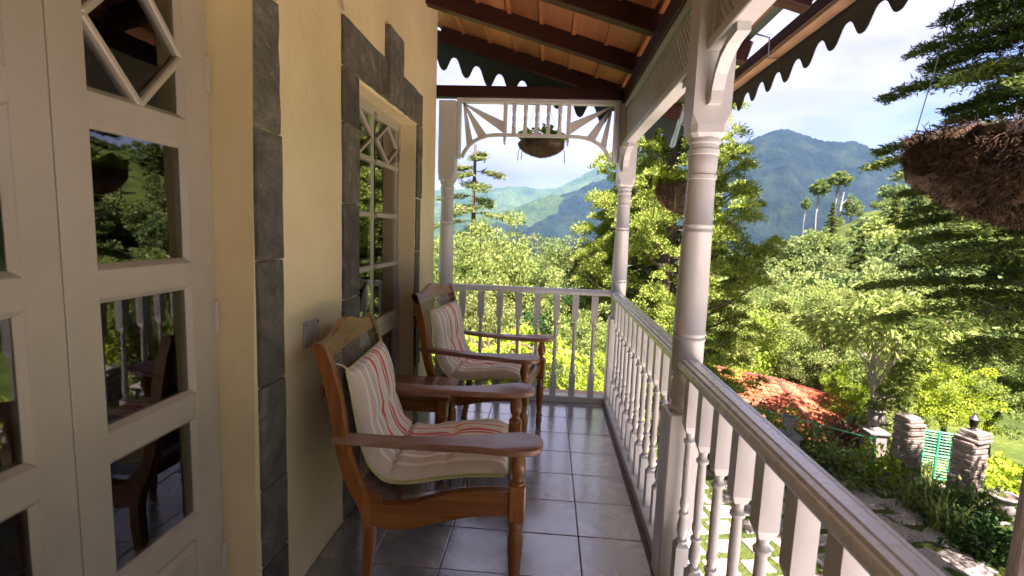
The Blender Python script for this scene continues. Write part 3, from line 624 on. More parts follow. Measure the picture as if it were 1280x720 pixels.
def armchair(label):
    t = thing('armchair', label, 'armchair', (0,0,0), 'planter armchairs on the veranda')
    W = M['chairwood']; WZ = M['chairwood_z']
    for s_ in (-1, 1):
        yc = s_*HW; mb = MB()
        A = resample(REAR, 30); B = resample(FRNT+LEGF[0:], 30)
        strip_solid(mb, resample(REAR[:7], 22), resample(FRNT[:-1]+[(.318,.333)], 22), 'y', yc-.019, yc+.019)
        mb.build('back_post', WZ, t, bevel=0, smooth=40, at=(0,0,0))
        mb = MB(); strip_solid(mb, resample([(.280,.331)]+REAR[7:], 10), resample([(.318,.331)]+LEGF[1:], 10), 'y', yc-.0175, yc+.0175); mb.build('back_leg', WZ, t, smooth=40, at=(0,0,0))
        mb = MB(); strip_solid(mb, resample(RTOP, 20), resample(RBOT, 20), 'y', yc-.017, yc+.017)
        mb.add([(.262,yc-.017,.502),(.345,yc-.017,.418),(.318,yc-.017,.333),(.262,yc+.017,.502),(.345,yc+.017,.418),(.318,yc+.017,.333)], [(0,1,2),(5,4,3),(0,3,4,1),(1,4,5,2),(2,5,3,0)])
        mb.build('seat_rail', W, t, smooth=40, at=(0,0,0))
        fx = .838; mb = MB()
        mb.lathe([(0,.017),(.02,.020),(.05,.0225),(.07,.0225),(.074,.018),(.082,.018),(.086,.024),(.098,.024),(.103,.018),(.15,.0215),(.235,.0275),(.29,.0285),(.318,.024),(.328,.019),(.334,.026),(.350,.027),(.358,.021),(.366,.020)], (fx,yc,0), 18)
        mb.build('front_leg', WZ, t, smooth=45, at=(0,0,0))
        MB().cbox((fx,yc,.437),(.062,.060,.145)).build('leg_block', WZ, t, bevel=.006, at=(0,0,0))
        MB().lathe([(.508,.029),(.516,.029),(.522,.018),(.530,.0175),(.548,.025),(.572,.030),(.595,.0275),(.622,.020),(.630,.0185),(.636,.024),(.645,.025),(.650,.022)], (fx,yc,0), 18).build('arm_post', WZ, t, smooth=45, at=(0,0,0))
        # arm: narrow at the back, paddle at the front
        out = [(.165,-.024),(.30,-.026),(.45,-.030),(.60,-.038),(.70,-.052),(.78,-.074),(.84,-.086),(.885,-.080),(.915,-.055),(.926,-.012)]
        inn = [(.926,.012),(.915,.046),(.885,.068),(.84,.078),(.76,.072),(.66,.056),(.52,.040),(.36,.030),(.165,.024)]
        poly = [(a, yc+(b if s_ < 0 else -b)) for a, b in smooth_path(out,4)+smooth_path(inn,4)]
        if s_ > 0: poly = poly[::-1]
        zf = lambda x_: .657-.012*math.sin(max(0,min(1,(x_-.165)/.7))*PI)+.0
        n = len(poly); mb = MB(); V = []
        for dz_ in (0, .006, .022, .026):
            ins = .94 if dz_ in (0, .026) else 1.0
            for a, b in poly: V.append((.5+(a-.5)*(1-(1-ins)*.1), yc+(b-yc)*ins, zf(a)+dz_-.010))
        F = [tuple(range(n-1,-1,-1)), tuple(range(3*n,4*n))]
        for q in range(3): F += [(q*n+i, q*n+(i+1)%n, (q+1)*n+(i+1)%n, (q+1)*n+i) for i in range(n)]
        mb.add(V, F); mb.build('arm', M['armwood'], t, smooth=40, at=(0,0,0))
    yin = HW-.0192
    # crest rail with a raised centre
    top = []
    for k in range(25):
        q = -1+2*k/24; top.append((q*(HW+.019), .988+.058*math.exp(-(q/.50)**2)+.022*abs(q)**3))
    bot = [(q*(HW+.019), .915+.0*q) for q in (1,)]
    V = []; F = []
    for (yv, zv) in top:
        zb = .950+.010*math.exp(-(yv/.2)**2)
        xt = lambda z_: .098+(1.0-z_)*.30
        V += [(xt(zb)+.012,yv,zb),(xt(zb)+.040,yv,zb),(xt(zv)+.036,yv,zv),(xt(zv)+.006,yv,zv)]
    for i in range(24):
        o = 4*i
        for k in range(4): F.append((o+k,o+(k+1)%4,o+4+(k+1)%4,o+4+k))
    F += [(0,1,2,3),(99,98,97,96)]
    # keep the crest between the posts at its lower edge, over them at the top
    MB().add(V, F).build('crest_rail', M['chairwood_y'], t, smooth=40, at=(0,0,0))
    for x_, z_, a_, b_ in ((.826,.455,.03,.055),(.27,.452,.024,.045)): MB().box((x_-a_/2,-yin,z_-b_/2),(x_+a_/2,yin,z_+b_/2)).build('cross_rail', M['chairwood_y'], t, bevel=.003, at=(0,0,0))
    # woven cane: ribbons both ways and on the diagonals
    cp = smooth_path([(.142,.962),(.182,.83),(.201,.715),(.218,.610),(.250,.520),(.300,.458),(.36,.434),(.45,.437),(.544,.460),(.66,.480),(.812,.484)], 6)
    d = np.r_[0, np.cumsum(np.linalg.norm(np.diff(np.array(cp), axis=0), axis=1))]; cpa = np.array(cp)
    def cpt(s, off=0):
        s = min(max(s,0),d[-1]); x_, z_ = np.interp(s,d,cpa[:,0]), np.interp(s,d,cpa[:,1]); s2 = min(s+.01,d[-1]); s1 = s2-.02
        tx, tz = np.interp(s2,d,cpa[:,0])-np.interp(s1,d,cpa[:,0]), np.interp(s2,d,cpa[:,1])-np.interp(s1,d,cpa[:,1]); l_ = math.hypot(tx,tz)
        return x_+tz/l_*off*-1, z_+tx/l_*off
    mb = MB(); P = .0165; WW = .0034; LT = d[-1]
    ss = np.linspace(0, LT, 56)
    k = -yin+P/2
    while k < yin:
        for e in (-.0030, .0030):
            rows = []
            for s in ss: a, b = cpt(s); rows.append([(a,k+e-WW/2,b),(a,k+e+WW/2,b)])
            mb.sheet(rows)
        k += P
    s = P/2
    while s < LT:
        for e in (-.0030, .0030):
            a, b = cpt(s+e-WW/2,.0008); a2, b2 = cpt(s+e+WW/2,.0008); mb.add([(a,-yin,b),(a,yin,b),(a2,yin,b2),(a2,-yin,b2)], [(0,1,2,3)])
        s += P
    for sg in ():
        c0 = -2*yin
        while c0 < LT:
            pts = []; nst = 24
            for q in range(nst+1):
                yy = -yin+2*yin*q/nst; s_ = c0+2*yin*q/nst
                if -.001 <= s_ <= LT: pts.append((s_, yy*sg))
            if len(pts) > 1:
                rows = []
                for s_, yy in pts:
                    a, b = cpt(s_-.0017,-.0008); a2, b2 = cpt(s_+.0017,-.0008); rows.append([(a,yy,b),(a2,yy,b2)])
                mb.sheet(rows)
            c0 += P*1.0
    o = mb.build('cane_weave', M['cane'], t, at=(0,0,0)); o['kind'] = 'stuff'
    # tassel ends of the cushion ties hanging behind the back
    return t
def cushion(label, seed):
    """folding seat and back pad, one stitched body"""
    t = thing('cushion', label, 'cushion', (0,0,0), 'striped armchair cushions')
    rnd = np.random.RandomState(seed)
    base = np.array(smooth_path([(.190,.893),(.205,.82),(.222,.715),(.240,.620),(.272,.535),(.325,.478),(.385,.462),(.46,.466),(.55,.482),(.66,.498),(.80,.502)], 8))
    d = np.r_[0, np.cumsum(np.linalg.norm(np.diff(base, axis=0), axis=1))]; LT = d[-1]; n, m = 90, 56; CW = .240
    tx = np.gradient(base[:,0], d); tz = np.gradient(base[:,1], d)
    S = np.linspace(0, LT, n); T = np.linspace(-1, 1, m)
    bx, bz = np.interp(S,d,base[:,0]), np.interp(S,d,base[:,1]); nx_, nz2 = -np.interp(S,d,tz), np.interp(S,d,tx)
    ln = np.hypot(nx_, nz2); nx_, nz2 = nx_/ln, nz2/ln
    top = []; botm = []
    fold = LT*.50
    for i in range(n):
        u = S[i]/LT
        pu = (1-abs(2*u-1)**9)**.5 if u not in (0,1) else 0
        fd = 1-.62*math.exp(-((S[i]-fold)/.020)**2)
        q1 = 1-.10*math.exp(-((u-.25)/.02)**2)-.16*math.exp(-((u-.75)/.02)**2)
        rt, rb = [], []
        for j in range(m):
            v = T[j]; pv = max(0,1-abs(v)**7)**.5
            tuft = 1-.22*sum(math.exp(-(((S[i]-a*LT)/.03)**2+((v*CW-b)/.03)**2)) for a in (.25,.75) for b in (-.085,.085))
            wr = .0016*math.sin(9*v+11*u*3+seed)*pv+.0022*math.sin(31*u+4*v*v+seed)*pv
            h = .012+(.047*pu*pv*fd*q1*tuft)+wr
            # fold fills the corner between back and seat
            h += .010*math.exp(-((S[i]-fold)/.06)**2)*pv
            y_ = v*CW*(1+.012*math.sin(14*u+seed)*(abs(v)**4))
            rt.append((bx[i]+nx_[i]*h, y_, bz[i]+nz2[i]*h)); rb.append((bx[i]+nx_[i]*.002, y_, bz[i]+nz2[i]*.002))
        top.append(rt); botm.append(rb)
    mb = MB(); mb.sheet(top); mb.sheet([r_[::-1] for r_ in botm])
    mb.sheet([[a[0] for a in top],[a[0] for a in botm]]); mb.sheet([[a[-1] for a in botm],[a[-1] for a in top]])
    mb.sheet([top[0][::-1], botm[0][::-1]]); mb.sheet([top[-1], botm[-1]])
    me = mb.mesh('pad', M['cushion']); bm = bmesh.new(); bm.from_mesh(me); bmesh.ops.remove_doubles(bm, verts=bm.verts, dist=1e-5); bmesh.ops.recalc_face_normals(bm, faces=bm.faces); bm.to_mesh(me); bm.free()
    me.polygons.foreach_set('use_smooth',[True]*len(me.polygons)); me.set_sharp_from_angle(angle=R(70))
    link('pad', me, t, at=(0,0,0))
    loop = [tuple(np.array(a[0])*.4+np.array(b[0])*.6) for a,b in zip(top,botm)][::2]
    loop2 = [tuple(np.array(a[-1])*.4+np.array(b[-1])*.6) for a,b in zip(top,botm)][::2]
    for lp, sg in ((loop,-1),(loop2,1)):
        rows = [[(p[0]+nx_[0]*0, p[1]+sg*.000, p[2]-.004),(p[0], p[1]+sg*.016, p[2]-.002),(p[0], p[1]+sg*.016, p[2]+.003),(p[0],p[1],p[2]+.006)] for p in lp]
        MB().sheet([r_+[r_[0]] for r_ in rows]).build('piping', M['piping'], t, smooth=60, at=(0,0,0))
    for e in (0,-1):
        MB().tube([tuple(np.array(a)*.5+np.array(b)*.5) for a,b in zip(top[e],botm[e])], .005, 6).build('piping', M['piping'], t, smooth=60, at=(0,0,0))
    for sg in (-1,1):
        c = top[0][0 if sg < 0 else -1]
        MB().tube([(c[0],c[1],c[2]),(c[0]-.012,c[1]+sg*.018,c[2]+.020),(c[0]-.03,c[1]+sg*.030,c[2]+.032),(c[0]-.055,c[1]+sg*.040,c[2]+.024),(c[0]-.075,c[1]+sg*.038,c[2]-.01),(c[0]-.078,c[1]+sg*.040,c[2]-.045)], .0035, 6).build('tie_cord', M['tie'], t, smooth=60, at=(0,0,0))
    for k, (a, b) in enumerate(((0,.0),(.018,-.022))):
        c = top[0][0]; MB().lathe([(0,.002),(.008,.005),(.03,.0065),(.04,.002)], (c[0]-.082-.004*k, c[1]-.040+a, c[2]-.085+b), 8).build('tassel', M['redtie'], t, smooth=60, at=(0,0,0))
    return t
CH1 = ((.0, 1.955, 0), R(4.5)); CH2 = ((.045, 3.345, 0), R(-9))
c1 = armchair('teak planter armchair beside the near french door, back against the wall plate')
c1.location, c1.rotation_euler = CH1[0], (0,0,CH1[1])
c2 = copy_tree(c1); c2.location, c2.rotation_euler = CH2[0], (0,0,CH2[1]); c2['label'] = 'teak planter armchair between the side table and the end railing'
k1 = cushion('coral striped folding cushion on the armchair beside the french door', 1); k1.location, k1.rotation_euler = CH1[0], (0,0,CH1[1])
k2 = cushion('coral striped folding cushion on the armchair next to the end railing', 4); k2.location, k2.rotation_euler = CH2[0], (0,0,CH2[1])

# ------------------------------------------------------------------ side table
tb = thing('side_table', 'small dark wooden side table with turned legs between the two armchairs', 'table', (.225, 2.79, 0))
x0, x1, y0, y1 = .025, .425, 2.615, 2.975
MB().box((x0,y0,.478),(x1,y1,.500)).build('table_top', M['tablewood'], tb, bevel=.005)
MB().box((x0+.012,y0+.012,.468),(x1-.012,y1-.012,.4775)).build('top_moulding', M['tablewood'], tb, bevel=.003)
for a, b, c, d_ in ((x0+.035,x1-.035,y0+.028,y0+.046),(x0+.035,x1-.035,y1-.046,y1-.028)): MB().box((a,c,.395),(b,d_,.467)).build('apron', M['chairwood'], tb, bevel=.002)
for a in (x0+.028, x1-.046): MB().box((a,y0+.047,.395),(a+.018,y1-.047,.467)).build('apron', M['chairwood'], tb, bevel=.002)
lm = MB().cbox((0,0,.417),(.052,.052,.10)).lathe([(0,.016),(.02,.02),(.05,.017),(.058,.024),(.07,.024),(.078,.017),(.16,.022),(.26,.028),(.31,.026),(.325,.018),(.333,.027),(.348,.027),(.354,.019),(.370,.019)], (0,0,0), 16).mesh('leg', M['chairwood_z'], smooth=40)
for a in (x0+.042, x1-.042):
    for b in (y0+.042, y1-.042): link('leg', lm, tb, at=(a-.225, b-2.79, 0))
# ------------------------------------------------------------------ terrain
GZ = -2.95
def sstep(a, b, x): t = np.clip((x-a)/(b-a), 0, 1); return t*t*(3-2*t)
def terrain(X, Y):
    X = np.asarray(X, float); Y = np.asarray(Y, float)
    qx = np.maximum(np.maximum(-9-X, X-9.6), 0); qy = np.maximum(np.maximum(-12-Y, Y-10.2), 0); q = np.hypot(qx, qy)
    z = GZ-.012-2.4*sstep(.3, 7, q)-.05*np.clip(q-4, 0, 60)-.22*np.clip(q-60, 0, 420)
    r = np.hypot(X-CAM[0], Y); a = np.degrees(np.arctan2(X-CAM[0], Y))
    crest = np.interp(a, [-20, 8, 14, 18, 21, 26, 30, 33, 37, 50, 90, 130], [-60, -40, -20, -9, -5.5, .5, 5.5, 8.5, 12, 18, 20, -5])
    hill = -9+(crest+9)*sstep(30, 122, r)-90*sstep(128, 520, r)
    wgt = sstep(6, 16, a)*sstep(150, 110, a)*sstep(28, 60, r)
    z = z*(1-wgt)+np.maximum(hill, z-5)*wgt
    n = .35*np.sin(X*.31+1)*np.sin(Y*.27)+.18*np.sin(X*.83)*np.cos(Y*.71+2)
    terr = .5*np.sin(z*2.2)*wgt
    return z+n*sstep(1, 9, q)+terr
def hgt(x, y): return float(terrain(x, y))
rr = np.r_[np.linspace(0, 40, 90), np.geomspace(40.6, 7000, 110)]; aa = np.linspace(-PI, PI, 361)
RR, AA = np.meshgrid(rr, aa, indexing='ij'); GX, GY = CAM[0]+RR*np.sin(AA), RR*np.cos(AA); GZm = terrain(GX, GY)
nr, na = RR.shape; idx = np.arange(nr*na).reshape(nr, na)
F = np.stack([idx[:-1,:-1], idx[:-1,1:], idx[1:,1:], idx[1:,:-1]], -1).reshape(-1,4)
tag(link('ground', npmesh('ground', np.stack([GX,GY,GZm],-1).reshape(-1,3), F[:, ::-1], M['terrain'], True)), kind='structure')
lawn = MB().box((1.7,-9,GZ-.05),(9.4,9.9,GZ)).build('patio', M['lawn']); tag(lawn, kind='structure')
ap = MB().box((1.7,-11.5,GZ-.04),(9.3,4.6,GZ+.012)).build('bounce_pavement', M['bounce_paving']); tag(ap, kind='structure')  # unseen pale apron, added to bounce light up into the veranda
# flagstones with grassy joints
pv = []
rp = random.Random(3)
for v in range(6):
    a, b = .40, .30; pts = []
    for (px_, py_) in ((-a/2,-b/2),(0,-b/2),(a/2,-b/2),(a/2,0),(a/2,b/2),(0,b/2),(-a/2,b/2),(-a/2,0)): pts.append((px_*1.06+rp.uniform(-.018,.018), py_*1.08+rp.uniform(-.018,.018)))
    pv.append(MB().prism(pts, 'z', -.03, .018).mesh('paver', M['paver'], .006))
cnt = 0; gaps = []
ang = R(12); ca, sa = math.cos(ang), math.sin(ang)
cand = []
for i in range(-30, 30):
    for j in range(-30, 30):
        u = i*.52+(.26 if j % 2 else 0); v = j*.42; x, y = 4.6+u*ca-v*sa, 7.0+u*sa+v*ca
        if 2.2 < x < 8.6 and 4.75 < y < 9.4 and not (x > 6.6+.25*(y-6) and y < 8.0): cand.append((x, y))
cand.sort(key=lambda p: math.dist(p, (4.5, 6.0)))
for x, y in cand[:235]:
    o = link('paver', rp.choice(pv), lawn, at=(x+rp.uniform(-.03,.03), y+rp.uniform(-.03,.03), GZ+rp.uniform(-.004,.004)), rot=(0,0,ang+rp.uniform(-.06,.06)+rp.choice((0,PI))))
    s = rp.uniform(.85,1.12); o.scale = (s, rp.uniform(.85,1.1), 1)
# the drive towards the gate: larger slabs
for k, (px_, py_) in enumerate(((1105,600),(1085,625),(1140,640),(1120,665),(1175,672),(1160,700),(1130,612),(1200,700),(1215,712))):
    p = at_z(px_, py_, GZ); o = link('paver', rp.choice(pv), lawn, at=(p[0],p[1],GZ+.008), rot=(0,0,rp.uniform(.3,.7))); o.scale = (1.2,1.25,1)

# ------------------------------------------------------------------ mountains
def fbm(X, Y, f, seed, octv=6):
    rs = np.random.RandomState(seed); z = np.zeros_like(X); a = 1.0
    for k in range(octv):
        for _ in range(3):
            t = rs.uniform(0, 2*PI); ph = rs.uniform(0, 2*PI, 2); fx, fy = f*math.cos(t), f*math.sin(t)
            z += a*np.sin(X*fx+Y*fy+ph[0])*np.cos(-X*fy*.8+Y*fx*.8+ph[1])/2.2
        a *= .52; f *= 2.03
    return z
def mountain(name, crest_px, D, depth, mat, seed, amp, base):
    azs = []; els = []
    for px_, py_ in crest_px:
        d = ray(px_, py_); azs.append(math.atan2(d[0], d[1])); els.append(d[2]/math.hypot(d[0], d[1]))
    A = np.linspace(azs[0], azs[-1], 420); E_ = np.interp(A, azs, els)
    S = np.r_[np.linspace(0, 1, 150), np.linspace(1.02, 1.5, 14)]
    SS, AAm = np.meshgrid(S, A, indexing='ij'); EE = np.broadcast_to(E_, SS.shape)
    r = D-depth*(1-SS); X, Y = CAM[0]+r*np.sin(AAm), r*np.cos(AAm)
    zc = CAM[2]+EE*D
    prof = np.where(SS <= 1, SS**.85, 1-(SS-1)*1.4)
    spur = fbm(X, Y, 2*PI/(depth*.75), seed, 4)
    Z = base+(zc-base)*prof+amp*spur*np.sin(np.clip(SS,0,1)*PI)**.8+fbm(X, Y, 2*PI/(depth*.10), seed+1, 5)*amp*.05*np.clip(prof,0,1)
    rs = np.random.RandomState(seed+9); Z = Z+rs.uniform(-1, 1, Z.shape)*(D*.0017)
    nr_, na_ = SS.shape; idx_ = np.arange(nr_*na_).reshape(nr_, na_)
    F_ = np.stack([idx_[:-1,:-1], idx_[:-1,1:], idx_[1:,1:], idx_[1:,:-1]], -1).reshape(-1,4)
    return tag(link(name, npmesh(name, np.stack([X,Y,Z],-1).reshape(-1,3), F_[:, ::-1], mat, True)), kind='structure')
mountain('mountain', [(300,262),(430,252),(520,240),(560,236),(600,238),(640,233),(690,237),(715,226),(745,211),(770,203),(820,190),(900,205),(1000,225),(1300,240)], 5200, 2600, M['farforest'], 5, 190, -420)
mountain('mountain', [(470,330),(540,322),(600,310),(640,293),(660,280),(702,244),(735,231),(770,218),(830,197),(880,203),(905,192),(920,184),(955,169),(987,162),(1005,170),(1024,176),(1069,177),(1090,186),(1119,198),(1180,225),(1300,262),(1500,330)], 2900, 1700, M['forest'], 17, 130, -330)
mountain('foothill', [(430,262),(520,270),(575,272),(620,268),(660,254),(690,243),(720,250),(770,275),(840,300)], 2750, 900, M['farforest'], 23, 60, -330)

# ------------------------------------------------------------------ foliage generators
def leaves(C, D, size, asp, rs, droop=0.0, jit=.25):
    """C centres, D outward directions -> pointed leaf quads"""
    n = len(C); D = D/np.maximum(np.linalg.norm(D, axis=1, keepdims=True), 1e-6)
    D = D+rs.normal(0, .45, D.shape); D[:,2] -= droop; D /= np.linalg.norm(D, axis=1, keepdims=True)
    A = np.cross(D, rs.normal(0, 1, D.shape)); A /= np.maximum(np.linalg.norm(A, axis=1, keepdims=True), 1e-6)
    Nn = np.cross(D, A)
    l_ = size*rs.uniform(1-jit, 1+jit, (n,1)); wd = l_*asp
    b = C-D*l_*.5; m = C+Nn*wd*.15
    V = np.stack([b, m+A*wd*.5, C+D*l_*.5, m-A*wd*.5], 1).reshape(-1,3)
    return V, np.arange(4*n).reshape(n,4)
def flat_leaves(C, size, asp, rs):
    n = len(C); Dh = rs.normal(0,1,(n,3)); Dh[:,2] *= .35
    return leaves(C, Dh, size, asp, rs)
def ellipsoid_clumps(n, rx, rz, cz, rs, low=-.75, ragged=.2):
    P = []
    while len(P) < n:
        v = rs.normal(0,1,3); v /= np.linalg.norm(v)
        if v[2] < low: continue
        rad = rs.uniform(.35, 1)**.45*(1+rs.normal(0, ragged)); P.append((v[0]*rx*rad, v[1]*rx*rad, cz+v[2]*rz*rad))
    return np.array(P)
def limbs_to(P, trunk_top, rs, r0, base=(0,0,0), n=14, mb=None, lean=(0,0)):
    mb = mb or MB(); tt = np.array(trunk_top, float); b0 = np.array(base, float)
    pts = [b0-np.array([0,0,.4])]+[b0+(tt-b0)*t+np.array([rs.normal(0,.05),rs.normal(0,.05),0])*(0<t<1) for t in (0,.25,.5,.75,1)]
    mb.tube(pts, [r0*1.35,r0*1.15,r0,r0*.9,r0*.8,r0*.6], 8)
    for i in rs.choice(len(P), min(n,len(P)), replace=False):
        s = b0+(tt-b0)*rs.uniform(.55,1); e = P[i]; mid = s*.5+e*.5+np.array([0,0,.12*np.linalg.norm(e-s)]); mb.tube([s,mid,e], [r0*.45,r0*.28,r0*.08], 5)
    return mb
PROTO = {}
def tree_proto(key, crown_me, trunk_me): PROTO[key] = (crown_me, trunk_me)
def broadleaf(key, H, rx, rzv, n_cl, per, size, mat, seed, bark='bark', cl_r=.55, asp=.5, droop=.15, trunk_r=.13, ragged=.2, low=-.75):
    rs = np.random.RandomState(seed); cz = H-rzv
    P = ellipsoid_clumps(n_cl, rx, rzv, cz, rs, low, ragged)
    C = []; D = []
    for p in P:
        v = rs.normal(0,1,(per,3)); v /= np.linalg.norm(v,axis=1,keepdims=True); rad = rs.uniform(.25,1,(per,1))**.5
        s = cl_r*rs.uniform(.65,1.25)
        c = p+v*rad*s*np.array([1,1,.62]); C.append(c); D.append(v*.7+(p-np.array([0,0,cz-.5]))/rx*.6)
    C = np.concatenate(C); D = np.concatenate(D)
    V, Fq = leaves(C, D, size, asp, rs, droop)
    tr = limbs_to(P, (rs.normal(0,.15), rs.normal(0,.15), max(.35*H, cz-rzv*.3)), rs, trunk_r, n=18)
    tree_proto(key, npmesh('crown', V, Fq, M[mat]), tr.mesh('trunk', M[bark], smooth=60))
def conifer(key, H, L0, z0, mat, seed, n_br=90, sub=16, needles=16, nl=.16, nw=.28, droop=.18, trunk_r=.2, taper=1.0, lift=.0, bark='bark', spread=.5):
    """whorled branches, branchlets to both sides, fine sprays"""
    rs = np.random.RandomState(seed); C = []; D = []; mb = MB()
    mb.tube([(0,0,-.5),(0,0,0),(.03,.02,H*.3),(.0,.05,H*.65),(0,0,H)], [trunk_r*1.2,trunk_r,trunk_r*.8,trunk_r*.45,.02], 10)
    for i in range(n_br):
        t = (i+rs.uniform(0,1))/n_br; z = z0+(H-z0-.15)*t; Lb = L0*((1-t)**taper*.92+.08)*rs.uniform(.65,1.15); a = i*2.399+rs.normal(0,.25)
        h = np.array([math.cos(a), math.sin(a), 0]); sd_ = np.array([-h[1],h[0],0])
        K = max(4, int(sub*Lb/L0+3)); pts = []
        for k in range(7):
            q = k/6; pts.append(h*Lb*q+np.array([0,0,z+lift*Lb*q-droop*Lb*q*q]))
        mb.tube(pts, [max(.012,trunk_r*.22*(1-t*.6))*(1-.85*k/6) for k in range(7)], 4)
        pa = np.array(pts)
        for k in range(K):
            q = .18+.82*(k+rs.uniform(0,1))/K; p = np.array([np.interp(q*6, range(7), pa[:,c]) for c in range(3)])
            for sgn in (-1,1):
                bl = Lb*spread*(1.05-q)*rs.uniform(.5,1.1)+.12; dr = h*.75+sd_*sgn*rs.uniform(.5,1.0); dr /= np.linalg.norm(dr)
                u = rs.uniform(0,1,(needles,1)); c = p+dr*bl*u; c[:,2] -= (u[:,0]**1.5)*bl*rs.uniform(.0,.25); c += rs.normal(0,.022,c.shape)
                C.append(c); D.append(np.repeat(dr[None],needles,0)+rs.normal(0,.3,(needles,3))+np.array([0,0,.15]))
    C = np.concatenate(C); D = np.concatenate(D); V, Fq = leaves(C, D, nl, nw, rs, 0)
    tree_proto(key, npmesh('crown', V, Fq, M[mat]), mb.mesh('trunk', M[bark], smooth=60))
def clump_conifer(key, H, mat, seed, n_br=70, L0=2.2, z0=.6):
    """upswept juniper or cypress: ragged limbs ending in dense plume clumps"""
    rs = np.random.RandomState(seed); C = []; D = []; mb = MB(); mb.tube([(0,0,-.5),(.05,0,H*.3),(-.05,.08,H*.7),(0,0,H)], [.28,.22,.12,.03], 9)
    for i in range(n_br):
        t = (i+rs.uniform())/n_br; z = z0+(H-z0)*t*.97; Lb = L0*(.28+.72*math.sin(min(1,(1-t)*1.25)*PI/2))*rs.uniform(.5,1.18); a = i*2.399+rs.normal(0,.35)
        h = np.array([math.cos(a), math.sin(a), 0]); pts = [np.array([0,0,z])+h*Lb*q+np.array([0,0,.45*Lb*q*q-.08*Lb*q]) for q in np.linspace(0,1,6)]
        mb.tube(pts, [.06,.05,.04,.03,.02,.01], 5); pa = np.array(pts)
        for q in np.r_[rs.uniform(.35,1,7), 1.0]:
            p = np.array([np.interp(q*5, range(6), pa[:,c]) for c in range(3)])+rs.normal(0,.16,3); s = rs.uniform(.2,.42); n = int(230*s/.25)
            v = rs.normal(0,1,(n,3)); v /= np.linalg.norm(v,axis=1,keepdims=True); v[:,2] = np.abs(v[:,2])*.9-.25
            C.append(p+v*s*rs.uniform(.3,1,(n,1))); D.append(v+h*.4+np.array([0,0,.35]))
    C = np.concatenate(C); D = np.concatenate(D); V, Fq = leaves(C, D, .075, .42, rs, 0)
    tree_proto(key, npmesh('crown', V, Fq, M[mat]), mb.mesh('trunk', M['bark'], smooth=60))
broadleaf('oakY', 6.0, 2.3, 1.9, 125, 190, .115, 'leafY', 1, cl_r=.5)
broadleaf('oakG', 6.0, 2.1, 2.0, 125, 190, .105, 'leafG', 2, cl_r=.48)
broadleaf('limeT', 5.0, 2.0, 1.7, 110, 190, .105, 'leafY', 3, cl_r=.46, ragged=.28)
broadleaf('lime2', 4.5, 1.9, 1.5, 100, 180, .10, 'leafL', 4, cl_r=.45, ragged=.28)
broadleaf('darkT', 5.0, 2.0, 1.8, 110, 170, .10, 'leafD', 6, cl_r=.48)
broadleaf('droop', 3.6, 1.15, .8, 42, 55, .22, 'leafY', 7, bark='palebark', cl_r=.42, asp=.26, droop=.8, trunk_r=.045, low=-.3)
broadleaf('farA', 6.5, 2.3, 2.7, 60, 40, .42, 'leafF', 11, cl_r=.75, asp=.7, trunk_r=.16)
broadleaf('farB', 5.0, 2.2, 2.0, 55, 40, .40, 'leafY', 12, cl_r=.72, asp=.7, trunk_r=.16)
broadleaf('farC', 4.0, 2.4, 1.6, 55, 40, .40, 'leafF', 13, cl_r=.75, asp=.7, trunk_r=.14)
broadleaf('ball', 13.0, 2.2, 1.7, 70, 60, .34, 'leafY', 14, bark='palebark', cl_r=.55, asp=.7, trunk_r=.13, ragged=.05, low=-.9)
broadleaf('shrubG', 1.1, .62, .55, 40, 60, .10, 'leafG', 21, cl_r=.24, asp=.55, trunk_r=.02)
broadleaf('shrubD', .9, .65, .48, 40, 60, .085, 'leafD', 22, cl_r=.22, asp=.5, trunk_r=.02)
broadleaf('shrubL', 1.0, .6, .5, 40, 60, .11, 'leafL', 23, cl_r=.24, asp=.5, trunk_r=.02)
conifer('deodar', 15, 2.05, 3.35, 'needle', 31, n_br=250, sub=26, needles=40, nl=.09, nw=.18, droop=.22, trunk_r=.22, lift=.12, taper=.55, spread=.55)
conifer('sapling', 6.5, 2.2, .8, 'leafG', 32, n_br=46, sub=12, needles=22, nl=.12, nw=.18, droop=.42, trunk_r=.09, lift=.12)
conifer('feather', 7.5, 2.0, .3, 'leafY', 33, n_br=110, sub=14, needles=16, nl=.16, nw=.2, droop=.55, trunk_r=.1, lift=.12)
conifer('farcon', 9, 2.2, 1.0, 'needle', 34, n_br=46, sub=6, needles=8, nl=.5, nw=.4, droop=.25, trunk_r=.16)
clump_conifer('juniper', 10.5, 'juniper', 41, n_br=130, L0=2.35)
def tree(name, key, label, cat, x, y, top=None, scale=None, rz_=None, group=None, zb=None, sxy=None):
    crown, trunk = PROTO[key]; zb = hgt(x, y)-.05 if zb is None else zb
    if scale is None:
        Hh = max(v.co.z for v in trunk.vertices) if False else PH[key]; scale = (top-zb)/Hh
    t = thing(name, label, cat, (x, y, zb), group, random.uniform(0, 2*PI) if rz_ is None else rz_)
    t.scale = (scale*(sxy or 1),)*2+(scale,)
    link('trunk', trunk, t, at=(0,0,0)); link('crown', crown, t, at=(0,0,0)); return t
PH = {}
for k_, (c_, t_) in PROTO.items():
    zz = np.empty(len(c_.vertices)*3, np.float32); c_.vertices.foreach_get('co', zz); PH[k_] = float(np.percentile(zz.reshape(-1,3)[:,2], 99.7))
def tree_px(name, key, label, cat, px_, py_top, dist, **k):
    d = at_r(px_, 300, dist); top = at_r(px_, py_top, dist)[2]; return tree(name, key, label, cat, d[0], d[1], top=top, **k)
